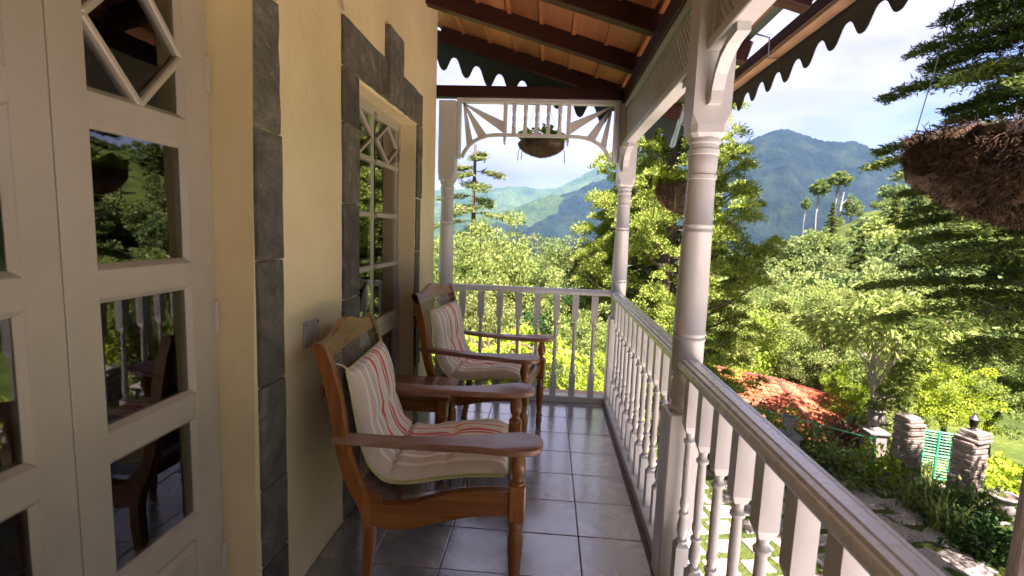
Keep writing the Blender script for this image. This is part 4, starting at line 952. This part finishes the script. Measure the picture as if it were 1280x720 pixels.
# --- trees beyond the end railing
tree_px('oak_tree', 'oakY', 'yellow green bushy oak behind the armchair end of the railing', 'tree', 606, 272, 11.5, sxy=.78)
tree_px('oak_tree', 'oakY', 'pale green oak crown between the bushy oak and the rounded green tree', 'tree', 668, 303, 13.5, sxy=.62)
tree_px('oak_tree', 'oakG', 'rounded mid green tree beyond the end railing, beside the juniper', 'tree', 718, 284, 14.5, sxy=1.0)
tree_px('oak_tree', 'oakY', 'yellowish oak seen between the wall and the corner post', 'tree', 540, 300, 11, sxy=.8)
tree_px('deodar_tree', 'sapling', 'young deodar with tiered branches rising above the bushy oak', 'tree', 591, 190, 17, sxy=1.5)
tree_px('undergrowth_tree', 'darkT', 'dark leafy tree low behind the balusters of the end railing', 'tree', 690, 372, 10.5, sxy=.85)
tree_px('undergrowth_tree', 'oakG', 'green leafy tree low behind the far armchair', 'tree', 590, 352, 9.5, sxy=.8)
tree_px('undergrowth_tree', 'limeT', 'light green leafy tree low beside the corner column', 'tree', 742, 385, 9.8, sxy=.8)
tree_px('undergrowth_tree', 'lime2', 'lime green bush glowing behind the foot of the corner column', 'bush', 738, 452, 7.6, sxy=1.0)
tree_px('undergrowth_tree', 'oakG', 'deep green bush under the dark leafy tree', 'bush', 668, 440, 8.2, sxy=1.0)
tree_px('undergrowth_tree', 'darkT', 'dark bush at the foot of the house corner', 'bush', 575, 430, 7.4, sxy=.9)
# --- juniper behind the columns
tree_px('juniper_tree', 'juniper', 'tall ragged juniper with clumped sprays behind the middle column', 'tree', 838, 25, 11.6, rz_=1.0, sxy=.92)
tree_px('juniper_tree', 'juniper', 'lower juniper growing close by the corner column', 'tree', 778, 238, 12.8, rz_=2.7, sxy=1.0)
dd = at_r(886, 350, 9.6)
# --- garden trees on the right
spots = [('limeT',900,372,18,1.0,'light green garden tree right behind the red roof ridge'),('lime2',960,392,18.5,1.15,'lime green garden tree with yellow blossom above the red roof'),
 ('limeT',1010,378,18.5,1.0,'tall yellowish garden tree behind the red roof corner'),('oakY',1065,388,17,.9,'broad pale garden tree above the leaning thin trunk'),
 ('limeT',1128,398,15.0,.9,'pale green garden tree above the stone gate pillar'),('oakG',1180,420,17,.9,'green garden tree past the gate under the deodar'),
 ('lime2',930,425,17.6,.9,'bright lime bush leaning over the red roof'),('oakG',1035,436,16.5,.75,'dark green bushy tree at the hip of the red roof'),
 ('lime2',1215,450,13.5,1.0,'lime green bush on the bank right of the gate'),('limeT',1275,430,14,1.0,'pale green bush on the bank beyond the deodar trunk'),
 ('lime2',1095,452,14.5,.8,'lime green bush behind the garden urn'),('lime2',865,410,14.5,1.0,'lime green bush beside the foot of the juniper'),
 ('oakY',985,355,24,1.0,'distant pale tree over the lime garden tree'),('oakG',930,345,26,1.1,'distant green tree left of the terraced slope'),
 ('oakY',1060,345,25,1.0,'distant pale tree below the terraced slope'),('oakG',1120,352,24,1.0,'distant green tree touching the deodar branches'),('oakG',880,335,28,1.0,'distant green tree just right of the juniper')]
for key, px_, py_, ds, sx, lab in spots: tree_px('garden_tree', key, lab, 'tree', px_, py_, ds, sxy=sx)
tree_px('feathery_tree', 'feather', 'feathery drooping conifer behind the gate pillars', 'tree', 1150, 405, 13.0, sxy=1.0)
p = at_z(1084, 572, GZ); tree('small_tree', 'droop', 'small tree with bare forked trunk and drooping leaves by the urn', 'tree', p[0], p[1], scale=.95)
# --- big deodar on the right, its trunk in the corner of the view
p = at_z(1258, 770, GZ); DEO = p
tree('deodar_tree', 'deodar', 'huge dark deodar with layered branches beside the garden path', 'tree', p[0]+.15, p[1]-.05, scale=1.0, rz_=.6, zb=GZ-.05)
for x, y, s, lab, key in ((12.5,9.5,1.0,'deodar standing past the white urn on the lower bank','deodar'),(15,14,.9,'deodar further down the bank behind the lime bushes','deodar')):
    tree('deodar_tree', key, lab, 'tree', x, y, scale=s)
for i, (x, y, s, key, lab) in enumerate(((13,5.0,1.2,'oakY','broad oak on the bank opposite the french door'),(11.5,1.5,1.3,'oakG','broad green oak opposite the rear column'),(15,8.5,1.3,'limeT','pale oak on the bank between the deodars'),(12.5,-3,1.3,'oakG','green oak by the rear end of the garden'))): tree('bank_tree', key, lab, 'tree', x, y, scale=s)
# --- terraced slope with its trees
rs = np.random.RandomState(77); n = 0
while n < 250:
    a = R(rs.uniform(9, 44)); r = rs.uniform(34, 120); x, y = CAM[0]+r*math.sin(a), r*math.cos(a)
    small = r > 86 and math.degrees(a) > 25 and rs.uniform() < .8
    k = rs.choice(['farA','farB','farC','farcon'], p=[.36,.28,.31,.05]); lab = {'farA':'green tree growing among others on the terraced slope','farB':'pale green tree growing among others on the terraced slope','farC':'low spreading green tree growing among others on the terraced slope','farcon':'pointed conifer growing among broad trees on the terraced slope'}[k]
    zone = 'near the foot of' if r < 62 else 'halfway up' if r < 92 else 'near the crest of'
    lab = ('small ' if small else '')+lab.replace(' growing among others on', ' among others '+zone).replace(' growing among broad trees on', ' among broad trees '+zone)
    tree('slope_tree', k, lab, 'tree', x, y, scale=rs.uniform(.62,1.05)*(.75+.35*r/120)*(.36 if small else 1), group='trees on the terraced slope'); n += 1
for px_, py_, ds, s, lab in ((1003,247,118,.62,'smallest of the three pale lopped trees on the slope'),(1018,224,119,.92,'middle lopped tree with a round tuft on the slope'),(1041,214,120,1.15,'tallest lopped tree with a big round tuft on the slope')):
    tree_px('lopped_tree', 'ball', lab, 'tree', px_, py_, ds, group='round topped lopped trees', sxy=s*.95)
tree_px('slope_tree', 'farA', 'narrow upright tree next to the bare trunk on the slope', 'tree', 1060, 244, 118, sxy=.75)
tree_px('slope_tree', 'farC', 'dark mushroom shaped tree on the crest of the slope', 'tree', 1109, 231, 119, sxy=.85)
tree_px('slope_tree', 'farC', 'tiny round tree beside the mushroom shaped tree on the crest', 'tree', 1092, 251, 119, sxy=.9)
d = at_r(1046, 290, 119); zb = hgt(d[0], d[1]); tp = at_r(1046, 240, 119)[2]
o = MB().tube([(d[0],d[1],zb-1),(d[0]+.2,d[1],zb*.5+tp*.5),(d[0]+.5,d[1],tp)], [.24,.17,.09], 7).tube([(d[0]+.3,d[1],tp-2.5),(d[0]+1.2,d[1],tp-1.4)], [.08,.04], 5).build('bare_trunk', M['palebark'], smooth=60)
tag(o, 'bare dead tree trunk standing among the lopped trees', 'tree')

# ------------------------------------------------------------------ red roofed cottage
cot = thing('cottage', 'low cottage with a red hipped tile roof covered in red creeper', 'cottage', tuple(np.r_[at_r(955,470,14.6)[:2], -6.2]))
A_ = at_r(872,459,15.2); B_ = at_r(972,471,14.6); Cc = at_r(1046,556,12.6); zr = (A_[2]+B_[2])/2; ze = Cc[2]
dirr = (B_-A_); dirr[2] = 0; dirr /= np.linalg.norm(dirr); per_ = np.array([dirr[1],-dirr[0],0])
if per_[1] > 0: per_ = -per_
Wd = 1.9; hipx = 1.5; rl = 7.0
RB = B_.copy(); RB[2] = zr; RA = RB-dirr*rl
E1, E2, E3, E4 = RA-dirr*hipx+per_*Wd, RB+dirr*hipx+per_*Wd, RB+dirr*hipx-per_*Wd, RA-dirr*hipx-per_*Wd
for e in (E1,E2,E3,E4): e[2] = ze
rf = MB(); rf.add([RA,RB,E1,E2,E3,E4],[(0,2,3,1),(1,3,4),(1,4,5,0),(0,5,2),(2,5,4,3)]).build('roof', M['redroof'], cot)
roofo = cot.children[0]
tm = MB(); rt_ = np.random.RandomState(8)
def face_tiles(P0, P1, Q0, Q1):            # courses between ridge P and eave Q
    nc = 11
    for c in range(nc):
        a0, a1 = P0+(Q0-P0)*c/nc, P1+(Q1-P1)*c/nc; b0, b1 = P0+(Q0-P0)*(c+1.15)/nc, P1+(Q1-P1)*(c+1.15)/nc
        L0_ = max(np.linalg.norm(a1-a0), np.linalg.norm(b1-b0)); nt_ = max(2, int(L0_/.24))
        nn_ = np.cross(Q0-P0, b1-b0+1e-6); nn_ = nn_/np.linalg.norm(nn_); nn_ = nn_ if nn_[2] > 0 else -nn_
        for k in range(nt_):
            u0, u1 = k/nt_, (k+.93)/nt_; h = rt_.uniform(.02,.035)
            q = [a0+(a1-a0)*u0, a0+(a1-a0)*u1, b0+(b1-b0)*u1, b0+(b1-b0)*u0]
            tm.add([q[0]+nn_*.004,q[1]+nn_*.004,q[2]+nn_*h,q[3]+nn_*h,(q[2]+q[3])/2+nn_*(h+.014),(q[0]+q[1])/2+nn_*.02],[(0,5,4,3),(5,1,2,4),(3,4,2)])
face_tiles(RA, RB, E1, E2); face_tiles(RB, RB, E2, E3)
o = tm.build('roof_tiles', M['rooftile'], cot); o['kind'] = 'stuff'
rg = MB().tube([RA,RB], .07, 8).tube([RB,E2], .06, 8).tube([RB,E3], .06, 8).build('ridge_cap', M['redroof'], cot, smooth=60)
w0 = [E1-per_*.3+dirr*.3, E2-per_*.3-dirr*.3, E3+per_*.3-dirr*.3, E4+per_*.3+dirr*.3]
MB().add([np.r_[q[:2],ze+.02] for q in w0]+[np.r_[q[:2],-6.3] for q in w0],[(0,1,5,4),(1,2,6,5),(2,3,7,6),(3,0,4,7)]).build('wall', M['cotwall'], cot)
fn = MB().lathe([(0,.05),(.1,.04),(.14,.09),(.2,.05),(.3,.07),(.36,.01)], tuple(RB-dirr*2.0), 8).build('finial', M['redroof'], cot, smooth=50)
# red creeper over the roof slopes
rs = np.random.RandomState(91); C = []; D = []
for (P0,P1,Q0,Q1,nn2) in ((RA,RB,E1,E2,420),(RB,RB,E2,E3,160)):
    u = rs.uniform(0,1,(nn2,1)); v = rs.uniform(0,1,(nn2,1)); keep = (np.sin(u*23)*np.sin(v*9+u*7)+rs.normal(0,.5,(nn2,1)) > -.25)[:,0]
    p = (P0+(P1-P0)*u)*(1-v)+(Q0+(Q1-Q0)*u)*v; p = p[keep]; p[:,2] += rs.uniform(.03,.13,len(p)); C.append(p); D.append(np.tile([[per_[0]*.5,per_[1]*.5,-.2]],(len(p),1)))
V, Fq = leaves(np.concatenate(C), np.concatenate(D), .075, .6, rs, 0)
crp = link('red_creeper', npmesh('red_creeper', V, Fq, M['redleaf'])); tag(crp, 'red creeper leaves spread over the cottage roof', 'creeper', kind='stuff')
def blob_plant(name, label, cat, c, r, n, size, mat, seed, asp=.5, droop=.1, flat=.7, group=None):
    rs_ = np.random.RandomState(seed); v = rs_.normal(0,1,(n,3)); v /= np.linalg.norm(v,axis=1,keepdims=True); v[:,2] = np.abs(v[:,2])
    C_ = v*rs_.uniform(.3,1,(n,1))**.5*r*np.array([1,1,flat])*(1+.35*np.sin(v[:,:1]*7+seed)*np.cos(v[:,1:2]*6)); V_, F_ = leaves(C_, v, size, asp, rs_, droop)
    t = thing(name, label, cat, tuple(c), group); link('foliage', npmesh('foliage', V_, F_, M[mat]), t, at=(0,0,0))
    st_ = MB()
    for k in range(6):
        e = C_[k*3]; st_.tube([(0,0,-.1),(e[0]*.4,e[1]*.4,e[2]*.6),tuple(e*.95)], [.018,.012,.004], 5)
    st_.build('stem', M['bark'], t, at=(0,0,0)); return t
q = at_z(1060, 575, GZ-.4)
blob_plant('bougainvillea', 'pink flowering bush spilling below the cottage roof corner', 'bush', (q[0],q[1],hgt(q[0],q[1])), .62, 1500, .10, 'pinkleaf', 5, .7)
for k, (px_, py_, r, mat, lab) in enumerate(((1095,598,.62,'leafL','bright leafy shrub at the foot of the gate pillar'),(1045,596,.75,'leafG','green shrub between the cottage and the bright leafy shrub'),(1000,575,.8,'leafG','dark green shrub under the grey pot'),(1228,650,.55,'leafG','round shrub beside the path close to the deodar trunk'),(1195,655,.5,'leafD','dark shrub in the border between the pillar and the round shrub'),(1232,690,.5,'leafD','low dark shrub at the deodar foot'),(1252,612,.6,'leafL','lime shrub behind the white urn'),(1215,608,.5,'leafL','lime shrub growing behind the shaded gate pillar'),(960,560,.9,'leafL','lime shrub against the cottage eaves'))):
    q = at_z(px_, py_, GZ); blob_plant('garden_shrub', lab, 'shrub', (q[0],q[1],max(hgt(q[0],q[1]),-3.6)), r, 900, .11, mat, 60+k, .5, .25, .95, 'border shrubs')

# ------------------------------------------------------------------ gate, pillars, urns
stone_me = []
for v in range(7):
    rb = random.Random(40+v); mb = MB(); a, b, c = .11, .10, .035; V = []
    for sx in (-1,1):
        for sy in (-1,1):
            for sz in (-1,1): V.append((sx*a*rb.uniform(.86,1), sy*b*rb.uniform(.9,1), sz*c*rb.uniform(.78,1)))
    mb.add(V, [(0,1,3,2),(4,6,7,5),(0,4,5,1),(2,3,7,6),(0,2,6,4),(1,5,7,3)]); stone_me.append(mb.mesh('stone', M['wallstone'], .012))
def pillar(label, px_, py_, Hh, wd, rzv, seed, cap):
    q = at_z(px_, py_, GZ); t = thing('gate_pillar', label, 'pillar', (q[0],q[1],GZ), 'stone gate pillars', rzv); rb = random.Random(seed)
    MB().box((-wd/2+.05,-wd/2+.05,-.3),(wd/2-.05,wd/2-.05,Hh-.01)).build('core', M['mortar'], t, at=(0,0,0))
    z = .0
    while z < Hh-.04:
        hz = rb.uniform(.065,.105); hz = min(hz, Hh-z)
        for s in range(4):
            x = -wd/2
            while x < wd/2-.03:
                L_ = rb.uniform(.16,.32); L_ = min(L_, wd/2-x)
                if wd/2-(x+L_) < .09: L_ = wd/2-x
                o = link('stone', rb.choice(stone_me), t, at=(0,0,0)); an = s*PI/2; cx, cyv = x+L_/2, -wd/2+.075+rb.uniform(-.014,.014)
                o.location = (cx*math.cos(an)-cyv*math.sin(an), cx*math.sin(an)+cyv*math.cos(an), z+hz/2); o.rotation_euler = (rb.uniform(-.03,.03), rb.uniform(-.04,.04), an); o.scale = (L_/.215, .85, hz/.066)
                x += L_
        z += hz
    for k in range(3):
        o = link('cap_stone', rb.choice(stone_me), t, at=(rb.uniform(-.04,.04), rb.uniform(-.04,.04), Hh+.03+k*.055), rot=(0,0,rb.uniform(-.1,.1))); o.scale = (wd*1.12/.21*(1-.10*k), wd*1.12/.19*(1-.10*k), .85)
    return t, q
pil1, q1 = pillar('sunlit rubble stone gate pillar on the house side of the green gate', 1127, 603, 1.12, .33, R(14), 1, True)
pil2, q2 = pillar('shaded rubble stone gate pillar on the deodar side of the green gate', 1202, 628, 1.13, .34, R(20), 2, True)
gt = thing('garden_gate', 'green metal garden gate standing between the stone pillars', 'gate', (0,0,0))
ga = at_z(1138,603,GZ)+np.array([.22,.12,0]); gb = at_z(1180,610,GZ)+np.array([.14,.12,0])
gt.location = tuple(ga)
gu = (gb-ga); gl = math.hypot(gu[0],gu[1]); gu = gu/gl; P_ = lambda s, z: (ga[0]+gu[0]*s, ga[1]+gu[1]*s, GZ+z)
fr = MB()
for s in (0,gl/2,gl): fr.tube([P_(s,.08),P_(s,.98)], .022, 6)
for z in (.09,.52,.97): fr.tube([P_(0,z),P_(gl,z)], .022, 6)
fr.build('gate_frame', M['gate'], gt)
ms_ = MB(); s = .06
while s < gl:
    ms_.tube([P_(s,.09),P_(s,.97)], .007, 4); s += .055
z = .15
while z < .95: ms_.tube([P_(0,z),P_(gl,z)], .007, 4); z += .055
ms_.build('mesh_infill', M['gate'], gt)
fence = thing('wire_fence', 'low green rail fence between the cottage and the stone pillar', 'fence', tuple(at_z(1100,600,GZ)))
fa, fb = q1+np.array([-.4,.25,0]), q1+np.array([-2.6,2.0,0])
for s in (0,.33,.66,1): p = fa+(fb-fa)*s; MB().tube([(p[0],p[1],GZ-.3),(p[0],p[1],GZ+.75)], .025, 6).build('post', M['gate'], fence)
for z in (.3,.7): MB().tube([(*fa[:2],GZ+z),(*fb[:2],GZ+z)], .016, 6).build('rail', M['gate'], fence)
URN = [(0,.13),(.05,.13),(.06,.08),(.10,.06),(.14,.065),(.20,.13),(.28,.175),(.36,.175),(.42,.16),(.47,.20),(.50,.22),(.52,.21),(.52,.17),(.44,.14)]
def urn(label, loc, s, mat, plant, seed, stand=0):
    t = thing('urn', label, 'urn', loc, 'garden urns')
    if stand: MB().box((-.16,-.16,0),(.16,.16,stand)).box((-.2,-.2,stand),(.2,.2,stand+.05)).build('pedestal', M[mat], t, at=(0,0,0), bevel=.008)
    z0 = stand+.05 if stand else 0
    MB().lathe([(z0+a*s,b*s) for a,b in URN], (0,0,0), 18).build('bowl', M[mat], t, smooth=50, at=(0,0,0))
    MB().lathe([(z0+.40*s,.12*s),(z0+.47*s,.15*s)], (0,0,0), 12).build('soil', M['soil'], t, at=(0,0,0))
    if plant:
        rs_ = np.random.RandomState(seed); n_ = 160; v = rs_.normal(0,1,(n_,3)); v[:,2] = np.abs(v[:,2]); v /= np.linalg.norm(v,axis=1,keepdims=True)
        V_, F_ = leaves(np.array([0,0,z0+.5*s])+v*rs_.uniform(.05,.3,(n_,1)), v, .12, .35, rs_, .2); link('plant', npmesh('plant', V_, F_, M['leafG']), t, at=(0,0,0))
    return t
q = at_z(1250,655,GZ); urn('white garden urn at the path edge by the deodar trunk', (q[0],q[1],GZ), .95, 'whitepot', False, 1)
q = at_z(1096,586,GZ); urn('white urn on a pedestal behind the sunlit gate pillar', (q[0]+.2,q[1]+.5,GZ), .85, 'whitepot', True, 2, .55)
q = at_z(1088,560,GZ); urn('tall white urn on a pedestal between the small tree and the pillar', (q[0]+.2,q[1],GZ), 1.0, 'whitepot', False, 3, .62)
q = at_r(984,545,10.3); urn('grey green pot standing in front of the red roof', (q[0],q[1],hgt(q[0],q[1])), .62, 'greypot', False, 4, max(.1,at_r(984,512,10.3)[2]-hgt(q[0],q[1])-.5))
ln = thing('lantern', 'small dark lantern on top of the shaded gate pillar', 'lantern', (q2[0],q2[1],GZ+1.295))
MB().lathe([(0,.06),(.02,.06),(.03,.03),(.05,.045),(.19,.06),(.20,.08),(.25,.03),(.28,.015),(.31,.02),(.33,.002)], (0,0,0), 8).build('body', M['iron'], ln, at=(0,0,0), smooth=30)
MB().lathe([(.055,.050),(.185,.064)], (0,0,0), 8).build('glass', M['glass'], ln, at=(0,0,0))
# strap leaved clumps along the border
def strap_clump(label, c, n_, h, seed, mat='leafG'):
    rs_ = np.random.RandomState(seed); mb = MB()
    for k in range(n_):
        a = rs_.uniform(0,2*PI); l_ = h*rs_.uniform(.6,1.1); sp_ = rs_.uniform(.25,.75); wv = rs_.uniform(.012,.022); b0 = rs_.normal(0,.07,2)
        rows = []
        for t_ in (0,.3,.6,.85,1):
            rad = sp_*l_*t_**1.5; zz = l_*(t_-.42*t_**3*sp_*1.6); ww = wv*(1-t_**2*.96); rows.append([(b0[0]+rad*math.cos(a)-ww*math.sin(a), b0[1]+rad*math.sin(a)+ww*math.cos(a), zz),(b0[0]+rad*math.cos(a)+ww*math.sin(a), b0[1]+rad*math.sin(a)-ww*math.cos(a), zz)])
        mb.sheet(rows)
    t = thing('strap_leaf_plant', label, 'plant', tuple(c), 'strap leaved border plants'); mb.build('leaves', M[mat], t, at=(0,0,0)); return t
for k, (px_, py_) in enumerate(((1150,622),(1165,640),(1180,632),(1140,632),(1172,655),(1158,612),(1195,668),(1188,650))):
    q = at_z(px_, py_+6, GZ); strap_clump('clump of long arching green leaves in the border before the gate', (q[0],q[1],GZ), 70, .62, 200+k)
# grass in the joints and along the edges
rs = np.random.RandomState(5); n_ = 26000
gx = rs.uniform(2.6, 9.2, n_); gy = rs.uniform(4.2, 9.8, n_)
C = np.stack([gx, gy, np.full(n_, GZ+.022)], -1); D = rs.normal(0,.4,(n_,3)); D[:,2] = 1
V, Fq = leaves(C, D, .055, .14, rs, 0); o = link('grass', npmesh('grass', V, Fq, M['grassblade'])); tag(o, 'short green grass growing between the flagstones', 'grass', kind='stuff')
# long-leaved bright plant outside the end railing
def frond_plant(name, label, c, n_fr, L_, seed, mat, H0):
    rs_ = np.random.RandomState(seed); C_, D_ = [], []; mb = MB()
    for k in range(n_fr):
        a = rs_.uniform(0,2*PI); sp_ = rs_.uniform(.35,1.0); st0 = np.array([rs_.normal(0,.15),rs_.normal(0,.15),H0*rs_.uniform(.45,1)]); l_ = L_*rs_.uniform(.7,1.15); h = np.array([math.cos(a),math.sin(a),0])
        pts = [st0+h*l_*sp_*t_+np.array([0,0,l_*(.75*(1-sp_*.4)*t_-.85*t_*t_*sp_)]) for t_ in np.linspace(0,1,8)]; pa = np.array(pts); mb.tube(pts, [.012]*4+[.008]*2+[.005]*2, 4); sd_ = np.array([-h[1],h[0],0])
        for t_ in np.linspace(.12,1,22):
            p_ = np.array([np.interp(t_*7, range(8), pa[:,c_]) for c_ in range(3)])
            for sg in (-1,1): dv = sd_*sg*.9+h*.55+np.array([0,0,-.35]); C_.append(p_+dv*.09); D_.append(dv*2.2)
    for k in range(5): mb.tube([(0,0,-.3),(rs_.normal(0,.08),rs_.normal(0,.08),H0*.5),(rs_.normal(0,.18),rs_.normal(0,.18),H0)], [.05,.04,.02], 6)
    V_, F_ = leaves(np.array(C_), np.array(D_), .24, .2, rs_, 0); t = thing(name, label, 'shrub', tuple(c)); link('foliage', npmesh('foliage', V_, F_, M[mat]), t, at=(0,0,0)); mb.build('stem', M['bark'], t, at=(0,0,0)); return t
for px_, py_, ds, nf, s_, lab in ((628,395,7.2,60,1.1,'lime green shrub with long feathered fronds behind the end railing'),(655,415,6.8,45,.95,'second lime frond shrub right behind the end balusters')):
    top_ = at_r(px_, py_, ds); zb = hgt(top_[0],top_[1]); zb = GZ if zb > GZ-.2 else zb
    frond_plant('frond_shrub', lab, (top_[0],top_[1],zb), nf, s_, int(px_), 'leafL', top_[2]-zb-.25)

# ------------------------------------------------------------------ hanging baskets
def basket(label, c, r, hook, seed, plant, hgt_=.62, coir='moss'):
    t = thing('hanging_basket', label, 'hanging basket', tuple(c), 'coir hanging baskets'); rs_ = np.random.RandomState(seed)
    n_, m_ = 40, 16; V = []; F_ = []
    for i in range(m_+1):
        v = i/m_
        for k in range(n_):
            a = 2*PI*k/n_
            if v < .72: q = v/.72; rad = r*math.sin(q*PI/2)**.62; z = -r*hgt_*2*(1-q)**1.0*.62
            else: q = (v-.72)/.28; rad = r*(1-q*.55); z = .03*r*math.sin(q*PI)+.02
            rad *= 1+.10*math.sin(3*a+seed)*math.sin(5*v+seed)+rs_.normal(0,.03); V.append((rad*math.cos(a), rad*math.sin(a), z+rs_.normal(0,.012*r*2)))
    for i in range(m_):
        for k in range(n_): F_.append((i*n_+k, i*n_+(k+1)%n_, (i+1)*n_+(k+1)%n_, (i+1)*n_+k))
    F_.append(tuple(range(n_-1,-1,-1))); F_.append(tuple(m_*n_+k for k in range(n_)))
    MB().add(V, F_).build('coir_liner', M[coir], t, at=(0,0,0), smooth=80)
    nf = 12000; a = rs_.uniform(0,2*PI,nf); q = rs_.uniform(0,1,nf); rad = r*np.sin(q*PI/2)**.62; z = -r*hgt_*1.24*(1-q)
    C_ = np.stack([rad*np.cos(a), rad*np.sin(a), z], -1); D_ = C_+rs_.normal(0,r*.6,C_.shape); V_, Fq_ = leaves(C_, D_, .03+.07*r, .06, rs_, .45)
    o = link('coir_fibres', npmesh('coir_fibres', V_, Fq_, M[coir]), t, at=(0,0,0)); o['kind'] = 'stuff'
    nf = 2600; a = rs_.uniform(0,2*PI,nf); rad = r*rs_.uniform(.72,1.03,nf); C_ = np.stack([rad*np.cos(a), rad*np.sin(a), rs_.uniform(-.02,.05,nf)*r*3], -1); D_ = C_*1.5+rs_.normal(0,r*.5,C_.shape)+np.array([0,0,r*.8])
    V_, Fq_ = leaves(C_, D_, .03+.08*r, .06, rs_, 0); o = link('rim_fibres', npmesh('rim_fibres', V_, Fq_, M[coir]), t, at=(0,0,0)); o['kind'] = 'stuff'
    hp = Vector(hook)-Vector(c)
    for k in range(3):
        a = k*2.094+.4; MB().tube([(r*.97*math.cos(a),r*.97*math.sin(a),.0),tuple(hp)], .0015, 5).build('wire', M['iron'], t, at=(0,0,0))
    if plant:
        n2 = plant; v = rs_.normal(0,1,(n2,3)); v[:,2] = np.abs(v[:,2])*.45; v /= np.linalg.norm(v,axis=1,keepdims=True)
        V_, Fq_ = leaves(v*rs_.uniform(.5,1.15,(n2,1))*r*np.array([1,1,.75])+np.array([0,0,.03]), v, .06, .75, rs_, .2); link('plant', npmesh('plant', V_, Fq_, M['leafL']), t, at=(0,0,0))
        tr_ = MB()
        for k in range(3):
            a = rs_.uniform(0,2*PI); tr_.tube([(r*.9*math.cos(a),r*.9*math.sin(a),0),(r*1.08*math.cos(a),r*1.08*math.sin(a),-.06),(r*1.1*math.cos(a),r*1.1*math.sin(a),-.06-rs_.uniform(.03,.12))], .0035, 4)
        tr_.build('trailing_stem', M['leafG'], t, at=(0,0,0))
    return t
c = at_y(677,181,4.42); basket('coir hanging basket with green leaves hung beyond the end frieze', c, .185, (c[0]-.03, 4.42, rz(c[0])-.0), 1, 260, .42)
c = at_y(851,236,3.05); basket('coir hanging basket with trailing leaves hung beside the middle column', c, .135, (c[0]+.02, 3.05, 2.37), 2, 130, .8)
c = at_y(1292,182,1.50); basket('large shaggy coir basket hung from the eaves past the side railing', c, .275, (min(c[0]-.05,2.04), 1.50, 2.37), 3, 0, .62, 'coir')

# ------------------------------------------------------------------ distance haze
hz = MB().box((-7500,-7500,-700),(7500,7500,1500)).build('haze', None); tag(hz, kind='stuff')
m, t, out = nodes('haze'); pvn = N(t, 'ShaderNodeVolumePrincipled', Density=.00004); pvn.inputs['Color'].default_value = (.16,.46,1.0,1); pvn.inputs['Anisotropy'].default_value = .0
t.links.new(pvn.outputs[0], out.inputs['Volume']); hz.data.materials.append(m)
